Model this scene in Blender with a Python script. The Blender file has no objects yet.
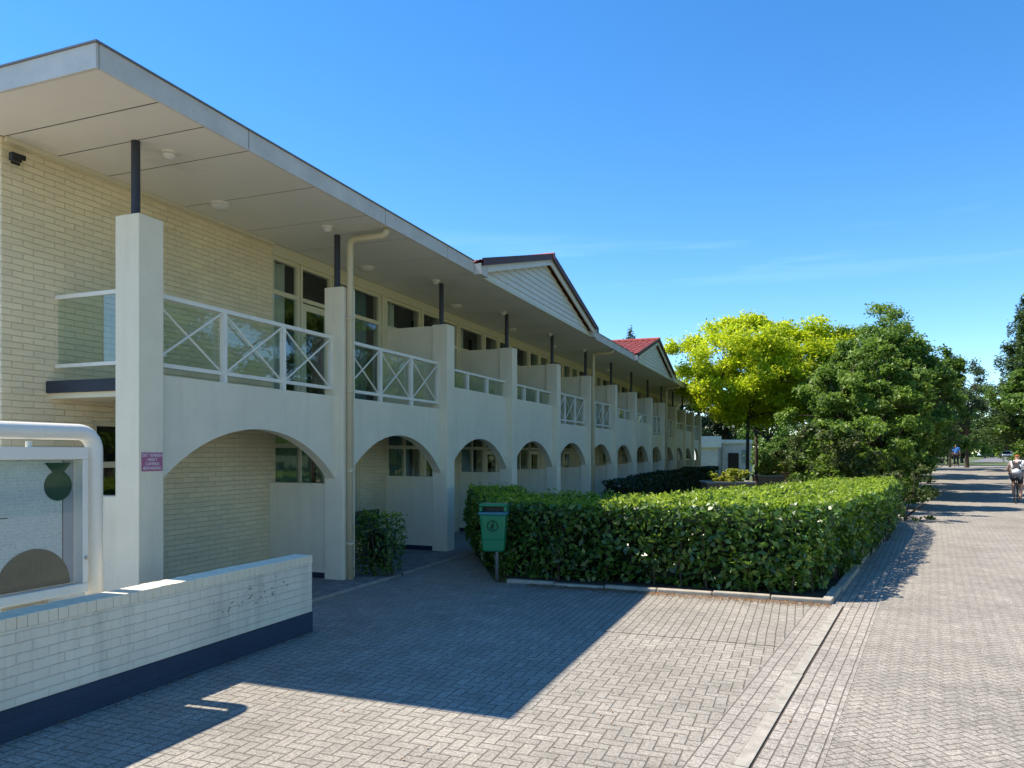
import bpy, bmesh, math, random
import numpy as np
from mathutils import Vector, Matrix
R = math.radians
random.seed(7); rng = np.random.default_rng(7)
scn = bpy.context.scene
COL = scn.collection

# ------------------------------------------------------------------ camera
YAW, FPX, HOR, CAMZ = 21.2, 754.0, 453.0, 1.75
cd = bpy.data.cameras.new('camera'); cam = bpy.data.objects.new('camera', cd); COL.objects.link(cam)
cam.location = (0, 0, CAMZ); cam.rotation_euler = (R(90), 0, R(YAW))
cd.sensor_width = 36; cd.lens = 36*FPX/1024; cd.shift_y = (HOR-384)/1024
cd.clip_start = 0.05; cd.clip_end = 3000
scn.camera = cam
# ------------------------------------------------------------------ sky, sun, exposure
SUN = Vector((-3.38, -0.29, 5.0)).normalized()
EL = math.asin(SUN.z); AZ = math.atan2(SUN.x, SUN.y)
w = bpy.data.worlds.new('World'); scn.world = w; w.use_nodes = True
nt = w.node_tree; nt.nodes.clear()
sky = nt.nodes.new('ShaderNodeTexSky'); sky.sky_type = 'NISHITA'; sky.sun_disc = False
sky.sun_elevation = EL; sky.sun_rotation = AZ; sky.air_density = 1.0; sky.dust_density = 0.0; sky.ozone_density = 3.6
sky.altitude = 900
bg = nt.nodes.new('ShaderNodeBackground'); bg.inputs['Strength'].default_value = 0.135
out = nt.nodes.new('ShaderNodeOutputWorld')
tc = nt.nodes.new('ShaderNodeTexCoord'); mp = nt.nodes.new('ShaderNodeMapping')
mp.inputs['Rotation'].default_value = (R(4), 0, R(12)); mp.inputs['Scale'].default_value = (2.2, 1.4, 26)
nz = nt.nodes.new('ShaderNodeTexNoise'); nz.inputs['Scale'].default_value = 1.0; nz.inputs['Detail'].default_value = 5; nz.inputs['Roughness'].default_value = .55
rp = nt.nodes.new('ShaderNodeValToRGB'); rp.color_ramp.elements[0].position = .50; rp.color_ramp.elements[1].position = .72
rp.color_ramp.elements[1].color = (.2, .2, .2, 1)
mx = nt.nodes.new('ShaderNodeMix'); mx.data_type = 'RGBA'
hs = nt.nodes.new('ShaderNodeHueSaturation'); hs.inputs['Saturation'].default_value = 1.27; hs.inputs['Value'].default_value = 1.0
L = nt.links.new
L(tc.outputs['Generated'], mp.inputs['Vector']); L(mp.outputs[0], nz.inputs['Vector']); L(nz.outputs['Fac'], rp.inputs['Fac'])
L(sky.outputs[0], hs.inputs['Color']); L(hs.outputs[0], mx.inputs[6]); mx.inputs[7].default_value = (4.5, 6.2, 8.5, 1)
sx_ = nt.nodes.new('ShaderNodeSeparateXYZ'); L(tc.outputs['Generated'], sx_.inputs[0])
b1 = nt.nodes.new('ShaderNodeMapRange'); b1.interpolation_type = 'SMOOTHSTEP'; L(sx_.outputs[2], b1.inputs[0])
for i_, q_ in enumerate((.195, .235, 0, 1)): b1.inputs[i_+1].default_value = q_
b2 = nt.nodes.new('ShaderNodeMapRange'); b2.interpolation_type = 'SMOOTHSTEP'; L(sx_.outputs[2], b2.inputs[0])
for i_, q_ in enumerate((.24, .30, 1, 0)): b2.inputs[i_+1].default_value = q_
mm = nt.nodes.new('ShaderNodeMath'); mm.operation = 'MULTIPLY'; L(b1.outputs[0], mm.inputs[0]); L(b2.outputs[0], mm.inputs[1])
m3 = nt.nodes.new('ShaderNodeMath'); m3.operation = 'MULTIPLY'; L(mm.outputs[0], m3.inputs[0]); L(rp.outputs[0], m3.inputs[1])
L(m3.outputs[0], mx.inputs[0]); L(mx.outputs[2], bg.inputs['Color']); L(bg.outputs[0], out.inputs[0])
sd = bpy.data.lights.new('sun', 'SUN'); sd.energy = 4.4; sd.angle = R(.53); sd.color = (1, .905, .77)
so = bpy.data.objects.new('sun', sd); COL.objects.link(so); so.rotation_euler = SUN.to_track_quat('Z', 'Y').to_euler(); so.location = (-20, 0, 30)
scn.view_settings.view_transform = 'Standard'; scn.view_settings.look = 'None'
scn.view_settings.exposure = 0.92; scn.view_settings.gamma = 1; scn.view_settings.use_curve_mapping = False
scn.render.engine = 'CYCLES'
try: scn.cycles.max_bounces = 8; scn.cycles.diffuse_bounces = 4; scn.cycles.transparent_max_bounces = 12
except Exception: pass

# ------------------------------------------------------------------ picture measuring (only used to find real ground positions)
_c, _s = math.cos(R(YAW)), math.sin(R(YAW))
def ray(px):
    u = (px-512)/FPX
    return (-_s+_c*u, _c+_s*u)
def gp(px, py, z=0.0):
    d = (CAMZ-z)*FPX/(py-HOR); r = ray(px); return (r[0]*d, r[1]*d)
def at_d(px, d):
    r = ray(px); return (r[0]*d, r[1]*d)
def sstep(a, b, x):
    t = min(max((x-a)/(b-a), 0), 1); return t*t*(3-2*t)
def gz(x, y): return .7*sstep(34, 60, y)*sstep(1.5, 6.5, x)

# ------------------------------------------------------------------ node helper
class V:
    def __init__(s, g, sock): s.g, s.s = g, sock
    def _b(a, op, b=None, c=None):
        n = a.g.nt.nodes.new('ShaderNodeMath'); n.operation = op
        for i, q in enumerate((a, b, c)):
            if q is None: continue
            if isinstance(q, V): a.g.nt.links.new(q.s, n.inputs[i])
            else: n.inputs[i].default_value = q
        return V(a.g, n.outputs[0])
    def __add__(a, b): return a._b('ADD', b)
    def __sub__(a, b): return a._b('SUBTRACT', b)
    def __mul__(a, b): return a._b('MULTIPLY', b)
    def __truediv__(a, b): return a._b('DIVIDE', b)
    def floor(a): return a._b('FLOOR')
    def fract(a): return a._b('FRACT')
    def mod(a, b): return a._b('FLOORED_MODULO', b)
    def lt(a, b): return a._b('LESS_THAN', b)
    def gt(a, b): return a._b('GREATER_THAN', b)
    def mn(a, b): return a._b('MINIMUM', b)
    def mxx(a, b): return a._b('MAXIMUM', b)
    def abs(a): return a._b('ABSOLUTE')
    def rsub(a, k): return (a*-1.0)+k
class G:
    def __init__(s, name):
        s.m = bpy.data.materials.new(name); s.m.use_nodes = True; s.nt = s.m.node_tree; s.nt.nodes.clear()
        s.out = s.nt.nodes.new('ShaderNodeOutputMaterial')
        s.tc = s.nt.nodes.new('ShaderNodeTexCoord'); s.sep = None
    def link(s, a, b): s.nt.links.new(a.s if isinstance(a, V) else a, b)
    def xyz(s):
        if not s.sep:
            s.sep = s.nt.nodes.new('ShaderNodeSeparateXYZ'); s.nt.links.new(s.tc.outputs['Object'], s.sep.inputs[0])
        return [V(s, s.sep.outputs[i]) for i in range(3)]
    def comb(s, x, y, z=0.0):
        n = s.nt.nodes.new('ShaderNodeCombineXYZ')
        for i, q in enumerate((x, y, z)):
            if isinstance(q, V): s.link(q, n.inputs[i])
            else: n.inputs[i].default_value = q
        return n.outputs[0]
    def noise(s, scale, detail=3, rough=.55, vec=None, stretch=None):
        n = s.nt.nodes.new('ShaderNodeTexNoise'); n.inputs['Scale'].default_value = scale
        n.inputs['Detail'].default_value = detail; n.inputs['Roughness'].default_value = rough
        v = vec if vec is not None else s.tc.outputs['Object']
        if stretch:
            m = s.nt.nodes.new('ShaderNodeMapping'); m.inputs['Scale'].default_value = stretch
            s.nt.links.new(v, m.inputs[0]); v = m.outputs[0]
        s.nt.links.new(v, n.inputs['Vector']); return V(s, n.outputs['Fac'])
    def white(s, vec):
        n = s.nt.nodes.new('ShaderNodeTexWhiteNoise'); s.nt.links.new(vec, n.inputs['Vector']); return V(s, n.outputs['Value'])
    def island(s):
        n = s.nt.nodes.new('ShaderNodeNewGeometry'); return V(s, n.outputs['Random Per Island'])
    def rng(s, v, a, b, c=0.0, d=1.0):
        n = s.nt.nodes.new('ShaderNodeMapRange'); s.link(v, n.inputs[0])
        for i, q in enumerate((a, b, c, d)): n.inputs[i+1].default_value = q
        return V(s, n.outputs[0])
    def mix(s, f, a, b):
        n = s.nt.nodes.new('ShaderNodeMix'); n.data_type = 'RGBA'
        if isinstance(f, V): s.link(f, n.inputs[0])
        else: n.inputs[0].default_value = f
        for i, q in ((6, a), (7, b)):
            if isinstance(q, (tuple, list)): n.inputs[i].default_value = (*q[:3], 1)
            else: s.link(q, n.inputs[i])
        return n.outputs[2]
    def mul(s, col, v):
        n = s.nt.nodes.new('ShaderNodeMix'); n.data_type = 'RGBA'; n.blend_type = 'MULTIPLY'; n.inputs[0].default_value = 1
        if isinstance(col, tuple): n.inputs[6].default_value = (*col, 1)
        else: s.link(col, n.inputs[6])
        s.link(s.comb(v, v, v), n.inputs[7]); return n.outputs[2]
    def bump(s, h, strength=.3, dist=.01):
        n = s.nt.nodes.new('ShaderNodeBump'); n.inputs['Strength'].default_value = strength; n.inputs['Distance'].default_value = dist
        s.link(h, n.inputs['Height']); return n.outputs[0]
    def pbr(s, col, rough=.7, metal=0, normal=None, spec=.5, **kw):
        p = s.nt.nodes.new('ShaderNodeBsdfPrincipled')
        if isinstance(col, (tuple, list)): p.inputs['Base Color'].default_value = (*col[:3], 1)
        else: s.link(col, p.inputs['Base Color'])
        if isinstance(rough, V): s.link(rough, p.inputs['Roughness'])
        else: p.inputs['Roughness'].default_value = rough
        p.inputs['Metallic'].default_value = metal; p.inputs['Specular IOR Level'].default_value = spec
        if normal is not None: s.link(normal, p.inputs['Normal'])
        for k, v in kw.items(): p.inputs[k.replace('_', ' ')].default_value = v
        return p.outputs[0]
    def done(s, sh): s.link(sh, s.out.inputs[0]); return s.m

M = {}
def paint(name, col, rough=.6, var=.12, bump=.15, scale=3.0, dirt=None, streak=0.0, metal=0, spec=.4):
    g = G(name); n1 = g.noise(scale, 5, .6); n2 = g.noise(scale*14, 3)
    f = g.rng(n1*.7+n2*.3, .3, .7, 1-var, 1+var)
    c = g.mul(col, f)
    if streak:
        st = g.noise(1.0, 6, .7, stretch=(5, 5, .5)); c = g.mix(g.rng(st, .5, .8, 0, streak), c, dirt or tuple(q*.5 for q in col))
    elif dirt:
        c = g.mix(g.rng(g.noise(scale*.6, 6, .65), .58, .72, 0, .5), c, dirt)
    M[name] = g.done(g.pbr(c, rough, metal, g.bump(n2+n1*.5, bump, .006), spec)); return M[name]
paint('offwhite', (.82, .745, .565), .75, .06, .35, 2.5, (.42, .39, .31), .24)
paint('render_white', (.82, .75, .58), .75, .06, .4, 1.8, (.42, .40, .33), .22)
paint('soffit', (.80, .755, .66), .6, .035, .05, 1.2, (.45, .41, .33))
paint('dark', (.02, .018, .016), .8)
paint('cap_grey', (.16, .17, .19), .5, .1, .05)
paint('postblue', (.035, .04, .055), .45, .1, .05)
paint('frame_cream', (.72, .66, .47), .45, .05, .05)
paint('white_paint', (.83, .80, .71), .4, .04, .04, 4, (.5, .49, .43))
paint('siding', (.80, .76, .64), .5, .05, .06, 2, (.5, .47, .36), .25)
paint('orange_wood', (.50, .32, .14), .6, .12, .1)
paint('pipe_cream', (.62, .54, .36), .45, .06, .05, 3, (.42, .33, .18), .3)
paint('slabblue', (.028, .035, .05), .6, .2, .1)
paint('plinth', (.018, .028, .055), .55, .3, .5, 8, (.06, .07, .08))
paint('board_white', (.82, .79, .70), .35, .04, .03)
paint('concrete', (.36, .33, .27), .85, .15, .5, 5, (.2, .17, .12))
paint('kerbstone', (.40, .36, .29), .9, .3, .9, 7, (.16, .12, .08))
paint('kerb_flat', (.36, .335, .285), .9, .28, .7, 9, (.2, .17, .13))
paint('soil', (.075, .052, .033), .95, .3, 1, 9, (.04, .03, .02))
paint('green_plastic', (.018, .21, .095), .32, .06, .05, 6)
paint('lid_blue', (.04, .17, .22), .3, .06, .05, 6)
paint('galv', (.42, .43, .44), .4, .1, .1, 8, None, 0, .7)
paint('black', (.014, .014, .016), .4, .1, .05)
paint('rubber', (.02, .02, .02), .75)
paint('chrome', (.5, .5, .5), .25, .05, .02, 5, None, 0, .9)
paint('purple', (.40, .13, .25), .45, .04, .03)
paint('white_ink', (.8, .78, .78), .5, .02, 0)
paint('dark_ink', (.008, .03, .02), .5, .02, 0)
paint('reflect_green', (.006, .055, .030), .5, .05, 0)  # colour of a tree reflection, painted in the display case
paint('reflect_grey', (.045, .06, .03), .5, .3, 0, 5, (.02, .06, .03))  # second reflection tone, painted as a half-disc
paint('skin', (.52, .30, .21), .5, .04, .02)
paint('shirt_white', (.75, .75, .78), .8, .04, .1)
paint('shirt_blue', (.06, .22, .62), .8, .06, .1)
paint('shirt_grey', (.35, .38, .42), .8, .06, .1)
paint('shorts_dark', (.02, .025, .04), .8)
paint('trousers_black', (.015, .015, .02), .85)
paint('hair_orange', (.42, .14, .03), .6)
paint('hair_dark', (.03, .02, .015), .6)
paint('bark', (.075, .058, .042), .9, .35, 1, 12, (.03, .025, .018))
paint('bark_pale', (.14, .12, .09), .9, .3, 1, 12)
paint('tile_shade', (.10, .042, .036), .6, .15, .2)  # verge tiles: their shade is painted into this darker brown
paint('roof_felt', (.12, .12, .12), .9)
paint('brick_dark_planter', (.26, .16, .10), .85, .2, .4, 8)
paint('car_grey', (.28, .31, .35), .2, .02, 0, 2, None, 0, .5)
paint('car_dark', (.03, .035, .05), .2, .02, 0, 2, None, 0, .3)
paint('car_white', (.7, .72, .74), .2, .02, 0)
paint('curtain', (.80, .78, .72), .9, .05, 0)
paint('curtain_teal', (.13, .24, .25), .9, .05, 0)
paint('curtain_ochre', (.42, .32, .14), .9, .05, 0)
paint('interior', (.10, .095, .085), .9)
paint('lamp_lens', (.72, .70, .64), .25, .02, 0)
paint('dry_leaf', (.24, .12, .045), .8, .4, 0, 30)
paint('wood_bench', (.05, .05, .05), .6)

# fascia: galvanised / weathered panels
g = G('fascia'); a = g.noise(2.5, 6, .65); b = g.noise(22, 4, .6)
c = g.mix(g.rng(a, .35, .7), (.70, .66, .58), (.56, .54, .48)); c = g.mix(g.rng(b, .62, .75, 0, .6), c, (.38, .37, .34))
M['fascia'] = g.done(g.pbr(c, .6, .0, g.bump(b, .2, .004)))

def brick_mat(name, col, mortar, bw=.215, bh=.066, chips=None, bump=.9, var=.08, jw=.5):
    g = G(name); x, y, z = g.xyz(); u = (x+y)/bw; v = z/bh
    wob = g.noise(7, 2)
    u = u+wob*.12; v = v+wob*.22
    row = v.floor(); us = u+(row.mod(2.0)*.5); fu, fv = us.fract(), v.fract()
    d = fu.mn(fu.rsub(1.0))*(bw/bh)*.62+wob*.03; e = fv.mn(fv.rsub(1.0)); d = d.mn(e)
    n = g.noise(40, 4, .65)
    m = g.rng(d+(n*.12), .05, .13)
    r = g.white(g.comb(us.floor(), row))
    h = m*(r*.35+.8)+n*.22
    c = g.mul(col, g.rng(r, 0, 1, 1-var, 1+var)); big = g.noise(1.1, 4, .6); c = g.mul(c, g.rng(big, .3, .7, .9, 1.08))
    c = g.mix(g.rng(m, 0, 1, jw, 0), c, mortar)
    if chips:
        ch = g.noise(9, 6, .7, stretch=(1, 1, 2.2)); zone = g.rng(((y-2.35)/1.0).abs(), .45, 1.0, .62, .30)+g.rng(((z-.50)/.2).abs(), .3, 1.0, 0, -.25)
        f = g.rng(ch*(g.rng(zone, .42, .62, .78, 1.0)), .575, .61)
        c = g.mix(f, c, chips)
        st = g.noise(1.0, 4, .6, stretch=(7, 7, .6)); c = g.mix(g.rng(st, .5, .75, 0, .38), c, (.30, .28, .21))
    M[name] = g.done(g.pbr(c, .72, 0, g.bump(h, bump, .012), .35)); return M[name]
brick_mat('brick_cream', (.82, .70, .47), (.56, .47, .31), bw=.225, bh=.063, bump=.75, var=.05, jw=.42)
brick_mat('brick_lowwall', (.80, .745, .60), (.50, .47, .38), chips=(.15, .14, .12), bump=.6, var=.03, jw=.25)
brick_mat('brick_white', (.62, .62, .60), (.5, .5, .48))
brick_mat('brick_plinth', (.032, .056, .095), (.025, .043, .072), chips=None, bump=.35, jw=.3)

def paver(name, mode, c1, c2, mort, size=.105, rust=.3, diag=False):
    g = G(name); x, y, z = g.xyz()
    if diag: x, y = (x+y)*.7071, (y-x)*.7071
    wob = g.noise(1.2, 2); X = x/size+wob*.22; Y = y/size+wob*.22
    if mode == 'herring':
        i, j = X.floor(), Y.floor(); fx, fy = X.fract(), Y.fract(); m = (i-j).mod(4.0)
        hor = m.lt(1.5); first = (m.lt(.5)).mxx(m.gt(2.5)); sec = first.rsub(1.0)
        al = (hor*fx+hor.rsub(1.0)*fy)+sec; cr = hor*fy+hor.rsub(1.0)*fx
        oi = i-(hor*sec); oj = j-(hor.rsub(1.0)*sec)
    else:
        if mode == 'longx': X, Y = Y, X
        i = X.floor(); sh = i.mod(2.0); Y2 = Y+sh
        al = Y2.mod(2.0); cr = X.fract(); oi = i; oj = (Y2/2.0).floor()
    d = (al.mn(al.rsub(2.0))).mn(cr.mn(cr.rsub(1.0)))
    n = g.noise(45, 5, .8); nf = g.noise(140, 3, .8); big = g.noise(.55, 5, .6); mid = g.noise(3.5, 4, .6)
    m_ = g.rng(d+(n-.5)*.14, .02, .085)
    r = g.white(g.comb(oi, oj, 3.0)); r2 = g.white(g.comb(oi, oj, 9.0))
    c = g.mix(r, c1, c2); c = g.mix(g.rng(r2, .85, .99, 0, .4), c, (.40, .36, .30))
    c = g.mul(c, g.rng(n*.5+nf*.5, .39, .61, .40, 1.6)); c = g.mul(c, g.rng(big*.55+mid*.45, .35, .65, .76, 1.2))
    c = g.mix(g.rng(m_, 0, 1, .78, 0), c, mort)
    c = g.mix(g.rng(g.noise(.28, 5, .7), .55, .72, 0, .30), c, (.24, .205, .155))
    c = g.mix(g.rng(g.noise(4.5, 3, .6), .70, .76, 0, .45), c, (.12, .105, .085))
    st = g.noise(1.7, 6, .7); c = g.mix(g.rng(st, .62, .76, 0, rust), c, (.20, .145, .09))
    tilt = r*.4
    M[name] = g.done(g.pbr(c, .85, 0, g.bump(m_*.9+tilt+n*.25+nf*.15, .8, .008), .3))
paver('paver_court', 'herring', (.285, .262, .222), (.322, .297, .253), (.12, .105, .085), .082)
paver('paver_rows', 'rows', (.285, .262, .222), (.322, .297, .253), (.12, .105, .085), .082)
paver('paver_road', 'herring', (.29, .265, .225), (.325, .297, .255), (.14, .12, .10), .068, .3, True)
paver('paver_roadrows', 'rows', (.32, .29, .25), (.36, .33, .285), (.13, .11, .09), .08)
paver('paver_gallery', 'herring', (.20, .195, .19), (.27, .26, .25), (.08, .075, .07), .09)
g = G('grass'); a = g.noise(.4, 5); b = g.noise(30, 4, .7)
c = g.mix(g.rng(a, .35, .65), (.06, .10, .022), (.13, .15, .045)); c = g.mul(c, g.rng(b, .3, .7, .6, 1.4))
M['grass'] = g.done(g.pbr(c, .9, 0, g.bump(b, 1, .05)))
g = G('asphalt'); b = g.noise(80, 3); c = g.mul((.16, .155, .15), g.rng(b, .3, .7, .75, 1.25)); M['asphalt'] = g.done(g.pbr(c, .85, 0, g.bump(b, .4, .01)))
# roof tiles, red, wavy along the ridge direction
g = G('tile_red'); x, y, z = g.xyz(); r = g.white(g.comb((x/.22).floor(), (y/.32).floor())); n = g.noise(12, 3)
c = g.mix(r, (.46, .11, .065), (.34, .075, .048)); c = g.mul(c, g.rng(n, .3, .7, .8, 1.2))
M['tile_red'] = g.done(g.pbr(c, .45, 0, g.bump(n, .2, .01)))

def leaf_mat(name, c1, c2, c3, trans=.35, rough=.45, spec=.5, tcol=None):
    g = G(name); r = g.island(); big = g.noise(.9, 3)
    c = g.mix(g.rng(r, 0, .75), c1, c2); c = g.mix(g.rng(r, .8, 1, 0, .8), c, c3)
    c = g.mul(c, g.rng(big, .3, .7, .72, 1.25))
    p = g.pbr(c, rough, 0, None, spec)
    t = g.nt.nodes.new('ShaderNodeBsdfTranslucent'); tc_ = g.mix(.6, c, tcol or c2); g.link(g.mul(tc_, g.rng(r, 0, 1, 1.1, 1.9)), t.inputs[0])
    m = g.nt.nodes.new('ShaderNodeMixShader'); m.inputs[0].default_value = trans; g.link(p, m.inputs[1]); g.link(t.outputs[0], m.inputs[2])
    M[name] = g.done(m.outputs[0])
leaf_mat('leaf_laurel', (.022, .062, .012), (.085, .17, .022), (.20, .29, .05), .24, .36, .6, (.18, .34, .02))
leaf_mat('leaf_shoot', (.13, .22, .02), (.26, .36, .035), (.40, .46, .08), .45, .4, .4, (.32, .45, .04))
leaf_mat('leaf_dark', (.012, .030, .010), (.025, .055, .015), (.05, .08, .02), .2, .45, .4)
leaf_mat('leaf_yellow', (.30, .42, .014), (.50, .58, .018), (.66, .66, .04), .5, .5, .3, (.42, .48, .02))
leaf_mat('leaf_green', (.065, .135, .022), (.14, .23, .035), (.22, .31, .065), .36, .45, .4, (.12, .22, .03))
leaf_mat('leaf_mid', (.095, .175, .025), (.19, .28, .038), (.27, .36, .075), .38, .5, .35, (.15, .25, .03))
leaf_mat('leaf_bluegreen', (.045, .082, .035), (.08, .13, .055), (.13, .18, .08), .28, .5, .35)
leaf_mat('leaf_conifer', (.05, .10, .03), (.10, .165, .045), (.15, .21, .06), .12, .6, .3)
leaf_mat('leaf_golden', (.20, .25, .02), (.40, .42, .04), (.55, .52, .12), .3, .5, .3)
leaf_mat('leaf_wild', (.04, .08, .018), (.09, .13, .03), (.20, .17, .09), .3, .5, .3)
leaf_mat('core_shade', (.008, .014, .006), (.01, .018, .007), (.012, .02, .008), .02, .8, .1)  # hedge core, near-black in place of shade in the gaps

def glass_mat(name, tint, transp, rough=.02):
    g = G(name)
    t = g.nt.nodes.new('ShaderNodeBsdfTransparent'); t.inputs[0].default_value = (*tint, 1)
    gl = g.nt.nodes.new('ShaderNodeBsdfGlossy'); gl.inputs['Roughness'].default_value = rough; gl.inputs[0].default_value = (.95, .97, 1, 1)
    fr = g.nt.nodes.new('ShaderNodeFresnel'); fr.inputs[0].default_value = 1.52
    ge = g.nt.nodes.new('ShaderNodeNewGeometry'); f = g.rng(V(g, fr.outputs[0]), 0, 1, transp, 1.0)*(V(g, ge.outputs['Backfacing']).rsub(1.0))
    m = g.nt.nodes.new('ShaderNodeMixShader'); g.link(f, m.inputs[0]); g.link(t.outputs[0], m.inputs[1]); g.link(gl.outputs[0], m.inputs[2])
    M[name] = g.done(m.outputs[0])
glass_mat('window_glass', (.85, .90, .88), .05)
glass_mat('rail_glass', (.86, .92, .89), .05)
glass_mat('case_glass', (.95, .97, .97), .04)
glass_mat('car_glass', (.1, .12, .12), .15)
# printed sheets in the display case
g = G('poster_paper'); x, y, z = g.xyz()
a = g.noise(38, 4, .75); b = g.noise(9, 3)
lines = g.rng(((z/.022).fract()-.5).abs(), .18, .3)
txt = g.rng(g.noise(1, 3, .8, stretch=(1, 90, 45)), .47, .6)*lines
c = g.mix(g.rng(a, .45, .65, 0, .5), (.60, .66, .64), (.38, .47, .46)); c = g.mix(txt*.35, c, (.2, .28, .28)); c = g.mix(g.rng(b, .55, .7, 0, .4), c, (.66, .70, .68))
M['poster_paper'] = g.done(g.pbr(c, .6))

# ------------------------------------------------------------------ mesh helpers
WL = {}
class MB:
    def __init__(s): s.v = []; s.f = []; s.mi = []
    def add(s, vs, fs):
        o = len(s.v); s.v += [tuple(q) for q in vs]; s.f += [tuple(i+o for i in f) for f in fs]; return s
    def box(s, x0, x1, y0, y1, z0, z1):
        if x0 > x1: x0, x1 = x1, x0
        if y0 > y1: y0, y1 = y1, y0
        if z0 > z1: z0, z1 = z1, z0
        return s.add([(x0,y0,z0),(x1,y0,z0),(x1,y1,z0),(x0,y1,z0),(x0,y0,z1),(x1,y0,z1),(x1,y1,z1),(x0,y1,z1)],
            [(0,3,2,1),(4,5,6,7),(0,1,5,4),(1,2,6,5),(2,3,7,6),(3,0,4,7)])
    def prism(s, poly, z0, z1, zf=None):     # poly counter-clockwise in xy
        n = len(poly); f0 = zf or (lambda x, y: 0)
        return s.add([(x,y,z0+f0(x,y)) for x,y in poly]+[(x,y,z1+f0(x,y)) for x,y in poly],
            [tuple(range(n-1,-1,-1)), tuple(range(n,2*n))]+[(i,(i+1)%n,n+(i+1)%n,n+i) for i in range(n)])
    def prismx(s, poly, x0, x1):              # poly in (y,z), counter-clockwise seen from +x
        n = len(poly)
        return s.add([(x0,y,z) for y,z in poly]+[(x1,y,z) for y,z in poly],
            [tuple(range(n-1,-1,-1)), tuple(range(n,2*n))]+[(i,(i+1)%n,n+(i+1)%n,n+i) for i in range(n)])
    def tube(s, pts, r, seg=10, cap=True):
        pts = [Vector(p) for p in pts]; rs = r if isinstance(r, (list, tuple)) else [r]*len(pts)
        base = len(s.v); prev = None
        for i, p in enumerate(pts):
            if i == 0: t = pts[1]-p
            elif i == len(pts)-1: t = p-pts[i-1]
            else: t = (pts[i+1]-p).normalized()+(p-pts[i-1]).normalized()
            if t.length < 1e-9: t = Vector((0,0,1))
            t.normalize()
            if prev is None:
                a = Vector((0,0,1)) if abs(t.z) < .9 else Vector((1,0,0)); n = t.cross(a).normalized()
            else:
                n = prev-t*prev.dot(t); n.normalize()
            prev = n; b = t.cross(n)
            for k in range(seg):
                an = 2*math.pi*k/seg; s.v.append(tuple(p+(n*math.cos(an)+b*math.sin(an))*rs[i]))
        for i in range(len(pts)-1):
            for k in range(seg):
                a = base+i*seg+k; b_ = base+i*seg+(k+1)%seg; s.f.append((a, b_, b_+seg, a+seg))
        if cap:
            s.f.append(tuple(base+k for k in range(seg-1,-1,-1))); s.f.append(tuple(base+(len(pts)-1)*seg+k for k in range(seg)))
        return s
    def lathe(s, prof, c=(0,0,0), seg=20):
        base = len(s.v)
        for r, z in prof:
            for k in range(seg):
                a = 2*math.pi*k/seg; s.v.append((c[0]+r*math.cos(a), c[1]+r*math.sin(a), c[2]+z))
        for i in range(len(prof)-1):
            for k in range(seg):
                a = base+i*seg+k; b = base+i*seg+(k+1)%seg; s.f.append((a, b, b+seg, a+seg))
        s.f.append(tuple(base+k for k in range(seg-1,-1,-1))); s.f.append(tuple(base+(len(prof)-1)*seg+k for k in range(seg)))
        return s
def arc(c, r, a0, a1, n, ax='yz'):
    res = []
    for i in range(n+1):
        a = R(a0+(a1-a0)*i/n); p = list(c); k = {'x':0,'y':1,'z':2}
        p[k[ax[0]]] += r*math.cos(a); p[k[ax[1]]] += r*math.sin(a); res.append(tuple(p))
    return res
def tag(o, label=None, cat=None, group=None, kind=None):
    if label: o['label'] = label
    if cat: o['category'] = cat
    if group: o['group'] = group
    if kind: o['kind'] = kind
    return o
def link(name, mb, mat, parent=None, loc=(0,0,0), bevel=0, smooth=False, rz=0):
    """mb holds coordinates relative to loc; loc is a world place"""
    me = bpy.data.meshes.new(name)
    if isinstance(mb, MB): me.from_pydata(mb.v, [], mb.f); me.update()
    else: me = mb
    if mat is not None: me.materials.append(M[mat] if isinstance(mat, str) else mat)
    if smooth: me.polygons.foreach_set('use_smooth', [True]*len(me.polygons))
    o = bpy.data.objects.new(name, me); COL.objects.link(o)
    loc = Vector(loc)
    if parent: o.parent = parent; o.location = loc-WL[parent.name]
    else: o.location = loc
    o.rotation_euler = (0, 0, rz)
    WL[o.name] = loc
    if bevel:
        b = o.modifiers.new('bevel', 'BEVEL'); b.width = bevel; b.segments = 2; b.limit_method = 'ANGLE'
    return o
def empty(name, loc, label, cat, group=None, rz=0):
    o = bpy.data.objects.new(name, None); COL.objects.link(o); o.location = loc; o.rotation_euler = (0,0,rz); o.empty_display_size = .3
    WL[o.name] = Vector(loc); return tag(o, label, cat, group)
def kids(o): return [c for c in bpy.data.objects if c.parent == o]
def dup(o, loc, parent=None, label=None, rz=None):
    c = o.copy(); COL.objects.link(c)
    loc = Vector(loc); WL[c.name] = loc
    if parent is not None: c.parent = parent; c.location = loc-WL[parent.name]
    else: c.location = loc
    if rz is not None: c.rotation_euler = (0,0,rz)
    if label: c['label'] = label
    def rec(src, dst):
        for ch in kids(src):
            d = ch.copy(); COL.objects.link(d); d.parent = dst; WL[d.name] = WL[dst.name]+ch.location
            rec(ch, d)
    rec(o, c)
    return c
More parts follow.
